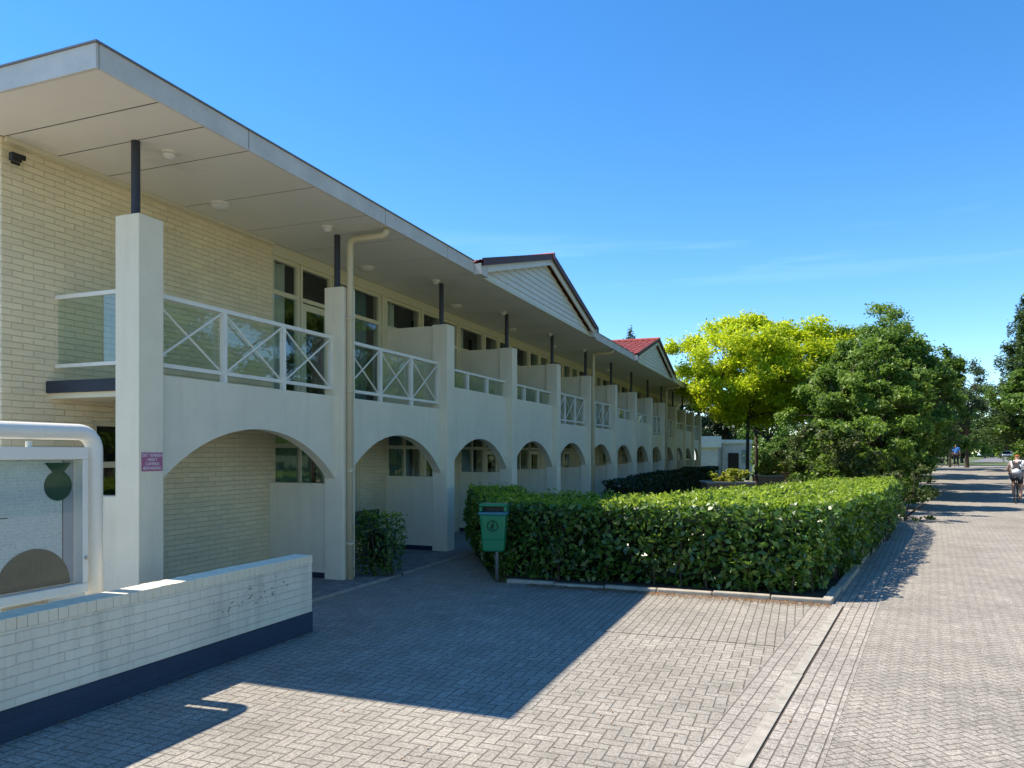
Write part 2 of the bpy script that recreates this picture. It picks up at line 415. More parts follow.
def leaves(name, C, N, size, aspect=.5, jitter=.9, sizevar=.35, fold=.12):
    """one mesh of many small folded leaves. C centres, N preferred normals (or None)"""
    n = len(C); rnd = rng.normal(size=(n,3)); rnd /= np.linalg.norm(rnd, axis=1)[:,None]+1e-9
    nn = rnd if N is None else N+rnd*jitter
    nn = nn/(np.linalg.norm(nn, axis=1)[:,None]+1e-9)
    r2 = rng.normal(size=(n,3)); u = np.cross(nn, r2); u /= np.linalg.norm(u, axis=1)[:,None]+1e-9
    v = np.cross(nn, u); sz = size*(1+rng.uniform(-sizevar, sizevar, n))[:,None]
    P = np.empty((n,4,3)); P[:,0] = C-u*sz*.5; P[:,1] = C-v*sz*aspect*.5+nn*sz*fold; P[:,2] = C+u*sz*.5; P[:,3] = C+v*sz*aspect*.5+nn*sz*fold
    me = bpy.data.meshes.new(name); me.vertices.add(n*4); me.vertices.foreach_set('co', P.reshape(-1).astype(np.float32))
    me.loops.add(n*4); me.loops.foreach_set('vertex_index', np.arange(n*4, dtype=np.int32))
    me.polygons.add(n); me.polygons.foreach_set('loop_start', np.arange(0, n*4, 4, dtype=np.int32))
    try: me.polygons.foreach_set('loop_total', np.full(n, 4, dtype=np.int32))
    except Exception: pass
    me.update(calc_edges=True); me.validate(); return me
def text_mesh(body, size, depth=.002, align='CENTER'):
    c = bpy.data.curves.new('t', 'FONT'); c.body = body; c.size = size; c.extrude = depth; c.align_x = align; c.align_y = 'CENTER'
    o = bpy.data.objects.new('t', c); COL.objects.link(o); dg = bpy.context.evaluated_depsgraph_get(); me = bpy.data.meshes.new_from_object(o.evaluated_get(dg))
    bpy.data.objects.remove(o); return me

# ================================================================== GROUND
KA = R(8.0); KO = (.42, 9.3)
def bend(ly): return .24*sstep(0, 13, ly)
def kw(lx, ly):
    lx = lx+bend(ly)
    return (KO[0]+lx*math.cos(KA)+ly*math.sin(KA), KO[1]-lx*math.sin(KA)+ly*math.cos(KA))
def sheet(name, x0, x1, y0, y1, nx, ny, z, mat, tf=None, loc=(0,0,0), rz=0, wave=0):
    m = MB(); xs = np.linspace(x0, x1, nx+1); ys = np.linspace(y0, y1, ny+1)
    for yy in ys:
        for xx in xs:
            wx, wy = tf(xx, yy) if tf else (xx, yy)
            m.v.append((xx+(bend(yy) if tf else 0), yy, z+gz(wx, wy)))
    for j in range(ny):
        for i in range(nx):
            a = j*(nx+1)+i; m.f.append((a, a+1, a+nx+2, a+nx+1))
    return link(name, m, mat, None, loc, 0, True, rz)
# one grass sheet to the horizon, finer near
gm = MB(); xs = [-900,-300,-120,-60,-30,-15,-8,0,1.5,2.75,4,5.25,6.5,9,12,20,35,60,120,300,900]; ys = [-300,-60,-20,0,10,20,30,34,38,42,46,50,54,58,60,70,100,160,300,700,1600]
for yy in ys:
    for xx in xs: gm.v.append((xx, yy, gz(xx, yy)-.012))
nx = len(xs)
for j in range(len(ys)-1):
    for i in range(nx-1): a = j*nx+i; gm.f.append((a, a+1, a+nx+1, a+nx))
tag(link('ground', gm, 'grass', smooth=True), kind='structure')
# courtyard: rotated-free paving, cut at the kerb line; lengthened unseen behind the camera for warm bounce
court = MB(); court.add([(-16,-26,0),(kw(0,-36)[0]-.16,-26,0),(kw(0,0)[0]-.16,9.3,0),(kw(0,0)[0]-.16,9.42,0),(-5.4,9.42,0),(-5.4,4.9,0),(-16,4.9,0)], [(0,1,2,3,4,5,6)])
tag(link('courtyard', court, 'paver_court', loc=(0,0,.004)), kind='structure')
lay = MB(); lay.add([(-2.2,7.2,0),(kw(0,-2.1)[0]-.32,7.2,0),(kw(0,0)[0]-.33,9.42,0),(-3.6,9.42,0)], [(0,1,2,3)])
tag(link('courtyard_rows', lay, 'paver_rows', loc=(0,0,.008)), kind='structure')
entry = MB(); entry.add([(-5.4,9.42,0),(-3.9,9.42,0),(-5.0,11.4,0),(-5.4,12.1,0)], [(0,1,2,3)])
tag(link('entry_path', entry, 'paver_court', loc=(0,0,.004)), kind='structure')
tag(link('gallery_paving', MB().box(-7.2,-5.44,4.9,48,-.1,.012), 'paver_gallery'), kind='structure')
ed = MB(); y = 4.9
while y < 19:
    ed.box(-5.44+.001,-5.36,y,y+.985,-.08,.02); y += 1.0
tag(link('gallery_edging', ed, 'kerbstone'), kind='structure')
# the road with its own frame along the kerb; rear stretch, out of view, extended for bounce light
tag(sheet('road', .34, 9.0, -36, 66, 12, 70, .004, 'paver_road', kw, (KO[0],KO[1],0), -KA), kind='structure')
tag(sheet('road_edge_rows', .0, .34, -36, 66, 1, 70, .006, 'paver_roadrows', kw, (KO[0],KO[1],0), -KA), kind='structure')
ks = MB(); y = -15.0
while y < -.05:
    ks.box(-.095,-.016+random.uniform(-.003,.003),y,y+.988,-.1,.018+random.uniform(-.002,.002)); y += 1.0
tag(link('kerb_strip', ks, 'kerb_flat', loc=(KO[0],KO[1],0), rz=-KA), kind='structure')
tag(link('courtyard_border_rows', MB().add([(-.34,-15,0),(-.10,-15,0),(-.10,.05,0),(-.34,.05,0)], [(0,1,2,3)]), 'paver_roadrows', loc=(KO[0],KO[1],.009), rz=-KA), kind='structure')
ks = MB(); ks.box(-.02,.0,-15,.05,-.1,.003)
tag(link('kerb_joint', ks, 'soil', loc=(KO[0],KO[1],.004), rz=-KA), kind='structure')
# raised kerb round the hedge bed
tag(sheet('road_gutter_row', -.14, .0, .05, 66, 1, 50, .006, 'paver_roadrows', kw, (KO[0],KO[1],0), -KA), kind='structure')
kb = MB()
def kerbrun(mb, p, q, w=.11, h=.075, n=None):
    p, q = Vector((*p,0)), Vector((*q,0)); L_ = (q-p).length; n = n or max(1, round(L_/1.0)); t = (q-p)/L_; nn = Vector((-t.y, t.x, 0))
    for i in range(n):
        a = p+t*(L_*i/n+.006); b = p+t*(L_*(i+1)/n-.006); off = random.uniform(-.022,.022); hh = h+random.uniform(-.022,.012)
        A, B = a+nn*off, b+nn*(off+random.uniform(-.008,.008))
        g0, g1 = gz(a.x,a.y), gz(b.x,b.y)
        pts = [A, B, B+nn*w, A+nn*w]; zz = [g0,g1,g1,g0]
        mb.add([(q_.x,q_.y,-.1+z_) for q_,z_ in zip(pts,zz)]+[(q_.x,q_.y,hh+z_) for q_,z_ in zip(pts,zz)], [(0,3,2,1),(4,5,6,7),(0,1,5,4),(1,2,6,5),(2,3,7,6),(3,0,4,7)])
kerbrun(kb, (-3.75, 9.43), (.30, 9.43), .10, .06, 6)
kb2 = [kw(-.13,.12), kw(-.13,3), kw(-.13,6), kw(-.13, 10), kw(-.13,14), kw(-.13, 22), kw(-.1,36), kw(-.1,54)]
for a, b in zip(kb2[:-1], kb2[1:]): kerbrun(kb, a, b)
tag(link('kerb', kb, 'kerbstone', bevel=.012), kind='structure')
bed = MB().add([(-5.3,12.6,0),(-4.7,11.3,0),(-3.75,9.54,0),(.22,9.54,0),(*kw(-.2,10),0),(*kw(-.2,13),0),(-5.3,22,0)], [tuple(range(7))])
tag(link('planting_bed', bed, 'soil', loc=(0,0,.03)), kind='structure')
# grass verge and side road far away
far = MB(); pts = [gp(886,463.4,.72), gp(990,463.4,.72), gp(984,459.3,.72), gp(886,459.3,.72)]
P0 = at_d(1024, 70); 
rd = MB()
a = [at_d(968,88), at_d(1075,80), at_d(1012,300), at_d(1000,300)]
rd.add([(x,y,0) for x,y in a], [(0,1,2,3)])
tag(link('far_road', rd, 'asphalt', loc=(0,0,.712)), kind='structure')

# leaf litter along the hedge kerb
n = 2600; lx = rng.uniform(-3.4,.28,n); ly = 9.40-np.abs(rng.normal(0,.13,n)); C = np.stack([lx, ly, np.full(n,.02)],1)
n2 = 500; t = rng.uniform(0,22,n2); q = np.array([kw(0.02+abs(rng.normal(0,.12)), tt) for tt in t]); C = np.concatenate([C, np.stack([q[:,0], q[:,1], np.full(n2,.02)],1)])
C = np.concatenate([C, np.stack([-4.48+np.abs(rng.normal(0,.05,260)), rng.uniform(2.5,6.2,260), np.full(260,.015)],1), np.stack([rng.uniform(-4.4,6,220), rng.uniform(3,9,220), np.full(220,.016)],1)])
tag(link('fallen_leaves', leaves('fallen_leaves', C, np.tile([0,0,1.],(len(C),1)), .022, .6, .25), 'dry_leaf'), kind='stuff')

# ================================================================== MOTEL BUILDING
XF, XB, ZS = -5.88, -7.15, 4.78
COLY = [5.38, 8.77]+[12.0+3.175*i for i in range(12)]
YEND = COLY[-1]+.3
root = empty('motel_building', (-7.15, 4.95, 0), 'long two-storey cream building with white arches, balconies and red-tiled gables', 'building')
def part(name, mb, mat, loc=None, parent=None, **k):
    parent = parent or root
    if loc is None:
        loc = WL[root.name]; o_ = MB(); o_.v = [(x-loc.x, y-loc.y, z-loc.z) for x,y,z in mb.v]; o_.f = mb.f; mb = o_
        return link(name, mb, mat, parent, loc, **k)
    return link(name, mb, mat, parent, loc, **k)
# columns
col = part('column', MB().box(-.30,0,0,.30,0,4.03), 'offwhite', (XF, COLY[0], 0), bevel=.008)
for y in COLY[1:]: dup(col, (XF, y, 0), root)
post = part('roof_post', MB().tube([(0,0,4.03),(0,0,4.78)], .042, 14).lathe([(.09,0),(.09,.012)], (0,0,4.03), 14), 'postblue', (XF-.18, COLY[0]+.13, 0))
for y in COLY[1:]: dup(post, (XF-.18, y+.13, 0), root)
# arched front walls per bay
def arch_wall(L_, ztop, name='arch_wall'):
    m = MB(); x0, x1 = -.27, -.12; n = 28; s, r = 1.40, .63
    hw = L_/2; Rr = (hw*hw+r*r)/(2*r); cz = s+r-Rr
    pts = []
    for i in range(n+1):
        y = L_*i/n; pts.append((y, cz+math.sqrt(max(Rr*Rr-(y-hw)**2, 0))))
    for i in range(n):
        (ya, za), (yb, zb) = pts[i], pts[i+1]
        b = len(m.v)
        m.v += [(x0,ya,za),(x1,ya,za),(x0,yb,zb),(x1,yb,zb),(x0,ya,ztop),(x1,ya,ztop),(x0,yb,ztop),(x1,yb,ztop)]
        m.f += [(b+1,b+3,b+7,b+5),(b+2,b,b+4,b+6),(b,b+2,b+3,b+1),(b+4,b+5,b+7,b+6)]
    return m
HIGH, LOWP = 2.96, 2.53
protos = {}
def bay_len(k): return COLY[k+1]-COLY[k]-.30
for k in range(len(COLY)-1):
    Ln = round(bay_len(k), 4); xr = (k % 4) in (0, 1); key = (Ln, xr)
    loc = (XF, COLY[k]+.30, 0)
    if key in protos:
        for o in protos[key]: dup(o, loc, root)
        continue
    made = []
    zt = LOWP if xr else HIGH
    made.append(part('arch_wall', arch_wall(Ln, zt), 'render_white', loc))
    rail = MB(); xa, xb = -.215, -.175
    if xr:
        zb, ztp = 2.64, 3.36
        rail.box(xa-.01, xb+.01, 0, Ln, ztp-.045, ztp); rail.box(xa, xb, 0, Ln, zb-.02, zb+.022)
        np_ = 3
        for i in range(1, np_): yy = Ln*i/np_; rail.box(xa+.002, xb+.012, yy-.03, yy+.03, LOWP, ztp-.046)
        rail.box(xa+.002, xb+.004, .0, .03, zb+.023, ztp-.046); rail.box(xa+.002, xb+.004, Ln-.03, Ln, zb+.023, ztp-.046)
        for i in range(np_):
            a, b = Ln*i/np_+.03, Ln*(i+1)/np_-.03
            rail.tube([(xb-.006,a,zb+.02),(xb-.006,b,ztp-.05)], .012, 6); rail.tube([(xb-.026,b,zb+.02),(xb-.026,a,ztp-.05)], .012, 6)
        ro = part('balcony_railing', rail, 'white_paint', loc)
        gl = MB()
        for i in range(np_): gl.box(xa-.03, xa-.022, Ln*i/np_+.035, Ln*(i+1)/np_-.035, zb-.02, ztp-.05)
    else:
        zb, ztp = HIGH, 3.31
        rail.box(xa-.01, xb+.01, 0, Ln, ztp-.04, ztp)
        for i in range(1, 3): yy = Ln*i/3; rail.box(xa+.002, xb+.012, yy-.03, yy+.03, HIGH-.25, ztp-.041)
        ro = part('balcony_railing', rail, 'white_paint', loc)
        gl = MB()
        for i in range(3): gl.box(xa, xa+.008, Ln*i/3+.035, Ln*(i+1)/3-.035, HIGH+.02, ztp-.042)
    link('glass_panel', gl, 'rail_glass', ro, loc)
    made.append(ro); protos[key] = made
# end railing of the first balcony
er = MB().box(-1.27,-.30,.12,.16,3.32,3.36)
part('bottom_rail', MB().box(-1.27,-.30,.12,.16,2.62,2.655), 'white_paint', (XF, COLY[0], 0))
ero = part('end_railing', er, 'white_paint', (XF, COLY[0], 0)); link('glass_panel', MB().box(-1.24,-.31,.135,.143,2.656,3.319), 'rail_glass', ero, (XF,COLY[0],0))
# balcony slab
part('balcony_slab', MB().box(-7.149,-6.152,COLY[0]+.06,YEND,2.30,2.47), 'frame_cream')
part('slab_edge', MB().box(-7.148,-6.19,COLY[0]+.02,COLY[0]+.058,2.355,2.475), 'slabblue')
# dividers
low = part('garden_divider', MB().box(-1.268,-.302,.04,.20,0,1.33), 'offwhite', (XF, COLY[0], 0), bevel=.006)
for y in COLY[1:]: dup(low, (XF, y, 0), root)
pl = part('plinth', MB().box(-1.268,-.304,.036,.204,.0,.09), 'plinth', (XF, COLY[1], 0))
for y in COLY[2:]: dup(pl, (XF, y, 0), root)
hi = part('balcony_divider', MB().box(-1.268,-.301,.05,.17,2.47,4.02), 'offwhite', (XF, COLY[2], 0), bevel=.006)
for y in COLY[3:]: dup(hi, (XF, y, 0), root)

# back wall of the galleries, with openings
wm = MB(); T = .25
def wall(y0, y1, z0, z1): wm.box(XB-T, XB, y0, y1, z0, z1)
wall(4.95, 8.87, 2.471, ZS)                        # first upper bay: solid brick
wall(4.95, 5.94, 0, 2.299); wall(5.94, 6.80, 2.10, 2.299); wall(6.80, 8.95, 0, 2.299)
wall(4.95, 8.87, 2.299, 2.471)
wall(8.87, YEND, 2.299, 2.471)
part('end_wall', MB().box(-16, XB-T-.001, 4.95, 5.2, 0, ZS).box(-16, XB-T-.001, YEND-.25, YEND, 0, ZS).box(-16.0,-15.75,5.2,YEND-.25,0,ZS), 'brick_white')
frames = []
for k in range(1, len(COLY)):
    Y = COLY[k]; Y2 = COLY[k+1] if k+1 < len(COLY) else YEND
    if Y2-Y < 1: break
    # ground: window, door, brick
    wall(Y+.15, Y+1.50, 0, .85); wall(Y+1.50, Y+1.56, 0, 2.299)
    wall(Y+2.42, Y2+.15, 0, 2.299); wall(Y+.15, Y+2.42, 2.18, 2.299)
    # upper: piers between
part('brick_wall', wm, 'brick_cream')
part('inner_rooms', MB().box(-10.2,-10.1,5.3,YEND-.3,0,ZS).box(-10.1,XB-T-.01,5.3,YEND-.3,2.3,2.4).box(-10.1,XB-T-.01,5.3,YEND-.3,0.0,0.02), 'interior')
rpt = part('room_partition', MB().box(-2.95,-.75,.05,.15,.02,ZS), 'interior', (XB, COLY[2], 0))
for k in range(3, len(COLY)): dup(rpt, (XB, COLY[k], 0), root)
part('wall_plinth', MB().box(XB,XB+.012,6.82,8.83,.0,.16), 'plinth')

def win(name, W, z0, z1, bars=(), vb=(), fr=.055, dep=.07, mat='frame_cream'):
    """frame in the yz plane starting at y=0"""
    m = MB(); x0, x1 = -dep, 0
    m.box(x0,x1,0,fr,z0,z1); m.box(x0,x1,W-fr,W,z0,z1)
    m.box(x0+.001,x1-.001,fr,W-fr,z0,z0+fr); m.box(x0+.001,x1-.001,fr,W-fr,z1-fr,z1)
    for b in bars: m.box(x0+.004,x1-.004,fr,W-fr,b-fr*.6,b+fr*.6)
    for v in vb: m.box(x0+.006,x1-.006,v-fr*.5,v+fr*.5,z0+fr,z1-fr)
    return m
def curtain(y0, y1, z0, z1, x=-.25, amp=.03):
    m = MB(); n = int((y1-y0)/.035)
    for i in range(n+1):
        y = y0+(y1-y0)*i/n; xx = x+amp*math.sin(i*1.35)+amp*.5*math.sin(i*.47+y)
        m.v += [(xx,y,z0),(xx,y,z1)]
    for i in range(n): m.f.append((2*i,2*i+2,2*i+3,2*i+1))
    return m
def window(y, W, z0, z1, bars=(), vb=(), cur=None, cmat='curtain', open_top=False):
    loc = (XB-.03, y, 0)
    o = part('window', win('window', W, z0, z1, bars, vb), 'frame_cream', loc)
    link('pane', MB().box(-.044,-.036,.05,W-.05,z0+.05,z1-.05), 'window_glass', o, loc)
    if cur: link('curtain', curtain(cur[0], cur[1], z0, z1), cmat, o, loc, smooth=True)
    return o
def door(y, W, z0, z1, top, panel=.0, cmat='curtain'):
    loc = (XB-.03, y, 0)
    m = win('door', W, z0, z1, (top,), (), .05)
    o = part('door', m, 'frame_cream', loc)
    lf = MB(); a = .055; fr = .10
    lf.box(-.055,-.012,a,a+fr,z0+.02,top-.05).box(-.055,-.012,W-a-fr,W-a,z0+.02,top-.05)
    lf.box(-.054,-.013,a+fr,W-a-fr,z0+.02,z0+.02+fr+panel).box(-.054,-.013,a+fr,W-a-fr,top-.05-fr,top-.05)
    lfo = link('door_leaf', lf, 'frame_cream', o, loc)
    link('pane', MB().box(-.038,-.03,a+fr-.005,W-a-fr+.005,z0+fr+panel,top-.14).box(-.046,-.038,.045,W-.045,top+.03,z1-.045), 'window_glass', o, loc)
    link('handle', MB().tube([(-.012,a+.05,z0+1.05),(.03,a+.05,z0+1.05),(.03,a+.15,z0+1.05)], .009, 8), 'chrome', o, loc)
    return o
# upper glazing
UZ0, UZ1 = 2.474, 4.62
part('lintel', MB().box(XB-T,XB+.006,8.87,YEND,UZ1,ZS-.002), 'frame_cream')
nb = len(COLY)-1
uw = window(8.90, .66, UZ0, UZ1, (4.10,), (), (0.0,.62), 'curtain')
door(9.58, .82, UZ0, UZ1, 4.10)
o_ = window(10.42, 1.50, UZ0, UZ1, (4.10,), (.62,), (.7,1.4), 'curtain_teal')
wp = part('window_post', MB().box(-.2,0,0,.07,UZ0,UZ1-.001), 'frame_cream', (XB, 11.94, 0))
for k in range(2, nb):
    for dy in (.02, 1.455, 2.355): dup(wp, (XB, COLY[k]+dy, 0), root)
A = window(COLY[2]+.10, 1.35, UZ0, UZ1, (4.08,), (), (.0,.7), 'curtain')
B = door(COLY[2]+1.53, .83, UZ0, UZ1, 4.08)
Cc = window(COLY[2]+2.42, .775, UZ0, UZ1, (4.08,), (), (.0,.7), 'curtain_teal')
GA = window(COLY[1]+.15, 1.35, .85, 2.18, (1.86,), (.67,), (.0,1.3), 'curtain_teal')
GB = door(COLY[1]+1.56, .86, .02, 2.18, 1.86, .35)
link('curtain', curtain(.1,.76,.3,2.1), 'curtain_ochre', GB, (XB-.03, COLY[1]+1.56, 0), smooth=True)
for k in range(2, nb):
    d = COLY[k]-COLY[2]; e = COLY[k]-COLY[1]
    if k > 2:
        for o in (A, B, Cc): dup(o, tuple(WL[o.name]+Vector((0,d,0))), root)
    for o in (GA, GB): dup(o, tuple(WL[o.name]+Vector((0,e,0))), root)
# first ground opening beside the first column
o = window(5.96, .82, .30, 2.10, (1.62,), (), None)
# soffit in panels with open joints, dark backing
sf = MB(); seams = [4.36, 4.97, 5.50, 6.10]; y = 7.2
while y < YEND+.6: seams.append(y); y += 1.1
seams.append(YEND+.85)
for a, b in zip(seams[:-1], seams[1:]): sf.box(-7.14,-5.192,a+.009,b-.009,ZS,ZS+.004)
sf.box(-16.3,-7.152,4.36,4.943,ZS,ZS+.004)
part('soffit', sf, 'soffit'); part('soffit_backing', MB().box(-16.3,-5.195,4.355,YEND+.85,ZS+.006,ZS+.06), 'dark')
part('cove_trim', MB().box(-7.149,-7.10,4.97,8.868,ZS-.045,ZS-.001), 'frame_cream')
# fascia
fa = MB(); ys = [4.35, 6.06, 8.69, 10.55, 11.55]
ys2 = [19.15]; 
while ys2[-1] < 24.2: ys2.append(min(ys2[-1]+2.2, 24.25))
ys3 = [31.85]
while ys3[-1] < YEND+.8: ys3.append(min(ys3[-1]+2.2, YEND+.86))
for Ys in (ys, ys2, ys3):
    f1 = MB()
    for a, b in zip(Ys[:-1], Ys[1:]): f1.box(-5.19,-5.165,a+.008,b-.008,ZS-.012,4.965)
    part('fascia', f1, 'fascia')
    part('fascia_cap', MB().box(-5.20,-5.150,Ys[0]-(.04 if Ys is ys else 0),Ys[-1],4.966,4.98), 'cap_grey')
x = -5.168
for wd in (2.1,2.4,2.4,2.4,1.7):
    fa.box(x-wd+.004,x-.004,4.325,4.349,ZS-.012,4.965); x -= wd
part('fascia', fa, 'fascia')
part('fascia_cap', MB().box(-16.3,-5.201,4.31,4.36,4.966,4.98), 'cap_grey')
part('flat_roof', MB().box(-16.3,-5.20,4.361,YEND+.85,4.86,4.96), 'roof_felt')
# gables
def gable(yc, hw=3.78, xf=-5.06):
    zb, rise = 4.96, 1.01; sl = rise/hw
    o = None
    gw = MB(); nrow = 9; xw = xf-.125        # siding boards as real lapped strips
    for i in range(nrow):
        za = zb-.16+(rise)*i/nrow; zc = zb-.16+rise*(i+1)/nrow
        ha = hw-.10-(max(za-zb+.16,0))/sl; hb = hw-.10-(zc-zb+.16)/sl; hb = max(hb, .02); ha = max(ha,.05)
        gw.add([(xw-.05,-ha,za),(xw+.016,-ha,za),(xw+.016,ha,za),(xw-.05,ha,za),(xw-.05,-hb,zc-.004),(xw,-hb,zc-.004),(xw,hb,zc-.004),(xw-.05,hb,zc-.004)],
               [(0,3,2,1),(4,5,6,7),(0,1,5,4),(1,2,6,5),(2,3,7,6),(3,0,4,7)])
    loc = (0, yc, 0)
    rf = part('gable', gw, 'siding', loc)
    bar = MB()
    for s in (-1, 1):
        a = (s*hw, zb-.19); b = (0, zb+rise-.02); th = .17
        for (x0, x1, t0) in ((xf-.03, xf, 0),):
            poly = [(s*(hw+.0), zb-.19+.0), (0, zb+rise-.19), (0, zb+rise-.02), (s*hw, zb-.02)]
            if s < 0: poly = poly
            else: poly = poly[::-1]
            bar.prismx(poly, x0, x1)
    link('barge_board', bar, 'siding', rf, loc)
    un = MB()
    for s in (-1, 1):
        poly = [(s*(hw-.02), zb-.10), (0, zb+rise-.10), (0, zb+rise-.07), (s*(hw-.02), zb-.07)]
        if s > 0: poly = poly[::-1]
        un.prismx(poly, xw+.02, xf-.032)
    link('eave_lining', un, 'orange_wood', rf, loc)
    # eaves boxes
    eb = MB()
    for s in (-1, 1):
        y0, y1 = (-hw-.02, -hw+.28) if s < 0 else (hw-.28, hw+.02)
        eb.box(-5.19, xf+.012, y0, y1, ZS-.03, zb-.03-(0 if s<0 else 0))
    link('eaves_box', eb, 'fascia', rf, loc)
    # base strip under the siding
    link('base_board', MB().box(-5.198,-5.166,-hw+.28,hw-.28,ZS-.012,ZS+.045), 'frame_cream', rf, loc)
    # tiles: real corrugated roof, two slopes
    xe = -13.0
    for s in (-1, 1):
        t = MB(); nr = 11; nxw = 150
        xs_ = np.linspace(xf+.05, xe, nxw+1)
        for i in range(nr):
            f0 = i/nr; f1 = (i+1)/nr
            for f, lift in ((f0, .045), (f1, .015)):
                yy = s*(hw+.02)*(1-f); zz = zb-.03+rise*f*(1)+.0
                for xx in xs_: t.v.append((xx, yy, zz+lift+.022*math.cos(2*math.pi*(xx-xf)/.22)))
        W_ = nxw+1
        for i in range(nr*2-1):
            for j in range(nxw):
                a = i*W_+j; q = (a, a+1, a+W_+1, a+W_); t.f.append(q if s > 0 else q[::-1])
        link('roof_tiles', t, 'tile_red', rf, loc); t = MB()
        b0 = 0
        for i in range(nr+1):
            f = i/nr; yy = s*(hw+.02)*(1-f); zz = zb-.03+rise*f
            t.v += [(xf+.055, yy, zz-.045), (xf+.055, yy, zz+.085), (xf+.035, yy, zz-.045), (xf+.035, yy, zz+.085)]
        for i in range(nr):
            a = 4*i; t.f += [(a, a+4, a+5, a+1), (a+2, a+3, a+7, a+6), (a+1, a+5, a+7, a+3), (a, a+2, a+6, a+4)]
        link('verge_tiles', t, 'tile_shade', rf, loc)  # front edge in a shaded copy of the tile colour
    link('ridge_tile', MB().tube([(xf+.07,0,zb+rise+.0),(xe,0,zb+rise+.0)], .075, 10), 'tile_red', rf, loc)
    return rf
gable(15.38); gable(28.07)
# downpipes
dp = MB(); pr = .045
def downpipe(y):
    pts = [(.57,0,4.775),(.57,0,4.73),(.53,0,4.69),(.08,0,4.685),(.02,0,4.66),(0,0,4.60),(0,0,.0)]
    m = MB().tube(pts, pr, 12)
    for z in (.5, 1.5, 2.6, 3.6): m.tube([(0,0,z-.02),(0,0,z+.02)], pr+.008, 12); m.box(-.055,-.02,-.012,.012,z-.012,z+.012)
    return part('downpipe', m, 'pipe_cream', (XF+.050, y, 0), smooth=True)
d0 = downpipe(COLY[1]+.10)
for k in (5, 9): dup(d0, (XF+.055, COLY[k]+.15, 0), root)

# ceiling lights
def dome(loc, r, label, first=None):
    t = empty('ceiling_light', loc, label, 'ceiling light', 'round lights on the white soffit')
    link('base_ring', MB().lathe([(r,-.02),(r,0)], seg=24), 'white_paint', t, loc)
    link('lens', MB().lathe([(r*.25,-.075),(r*.6,-.062),(r*.85,-.04),(r*.93,-.021)], seg=24), 'lamp_lens', t, loc, smooth=True)
    return t
ordn = ['first','second','third','fourth','fifth','sixth','seventh','eighth','ninth','tenth','eleventh','twelfth','thirteenth']
dome((-5.96,5.83,ZS), .075, 'small round soffit light just right of the nearest dark roof post')
dome((-6.62,7.26,ZS), .13, 'large round soffit light above the first railing with crosses')
dome((-5.96,8.52,ZS), .075, 'small round soffit light above the post with the near bent downpipe')
dome((-6.65,10.6,ZS), .13, 'large round soffit light just beyond the near bent downpipe')
dome((-6.03,11.85,ZS), .075, 'small round soffit light over the third column, beside its dark post')
for i, k in enumerate(range(2, 8)):
    dome((-6.68, COLY[k]+2.0, ZS), .13, 'large round soffit light above the %s balcony from the near end' % ordn[k])
for k in range(3, 6):
    dome((-6.03, COLY[k]-.15, ZS), .075, 'small round soffit light beside the dark post of the %s column' % ordn[k])
# floodlight on the brick wall
fl = empty('security_floodlight', (XB, 5.08, 4.60), 'black security floodlight with bracket high on the cream brick wall', 'floodlight')
F0 = WL[fl.name]
link('bracket', MB().box(0,.02,-.04,.04,-.05,.05).tube([(.02,0,0),(.09,-.03,-.01)], .012, 8), 'black', fl, F0)
link('lamp_head', MB().box(.05,.11,-.10,.0,-.05,.03), 'black', fl, F0, bevel=.01)
link('sensor', MB().box(.03,.07,.03,.07,-.0,.05), 'black', fl, F0, bevel=.01)

# camera-surveillance sign on the first column
sg = empty('warning_sign', (XF, COLY[0]+.155, 1.665), 'small purple camera surveillance sign with white lettering on the nearest column', 'sign')
S0 = WL[sg.name]
link('sign_plate', MB().box(.002,.006,-.125,.125,-.09,.09), 'purple', sg, S0)
for i, tx in enumerate(('DIT TERREIN', 'HEEFT', 'CAMERA', 'BEWAKING')):
    me = text_mesh(tx, .042, .0006); me.transform(Matrix.Rotation(R(90), 4, 'X')); me.transform(Matrix.Rotation(R(90), 4, 'Z')); me.transform(Matrix.Translation((.0075,0,.061-.041*i)))
    link('lettering', me, 'white_ink', sg, S0)
# small black blot box under arch two (bench back) and wall lamp
bn = empty('garden_bench', (-6.75, 10.9, 0), 'low dark bench against the brick wall behind the small hedge', 'bench')
B0 = WL[bn.name]
link('seat', MB().box(-.2,.2,-.55,.55,.40,.44), 'wood_bench', bn, B0, bevel=.005)
link('backrest', MB().box(-.22,-.18,-.55,.55,.45,.77), 'wood_bench', bn, B0, bevel=.005)
for sx in (-.17,.17):
    for sy in (-.48,.48): link('leg', MB().box(sx-.02,sx+.02,sy-.02,sy+.02,0,.40), 'wood_bench', bn, B0)

# ================================================================== LOW WALL, NOTICEBOARD, BIN
lw = empty('low_brick_wall', (-4.6, 3.0, 0), 'low white painted brick wall with flaking paint and dark blue base', 'wall')
W0 = WL[lw.name]
def rel(mb, o): r = MB(); r.v = [(x-o[0],y-o[1],z-o[2]) for x,y,z in mb.v]; r.f = mb.f; return r
link('brick_face', rel(MB().box(-4.70,-4.49,.3,6.17,.20,.672), W0), 'brick_lowwall', lw, W0, bevel=.006)
cp = MB(); y = .3
while y < 6.16:
    o1 = random.uniform(-.003,.003); cp.box(-4.702+o1,-4.488+o1,y,min(y+.066,6.172),.672,.752+random.uniform(-.003,.002)); y += .0692
link('coping', rel(cp, W0), 'offwhite', lw, W0, bevel=.005)
link('plinth', rel(MB().box(-4.704,-4.486,.297,6.174,-.1,.199), W0), 'brick_plinth', lw, W0)

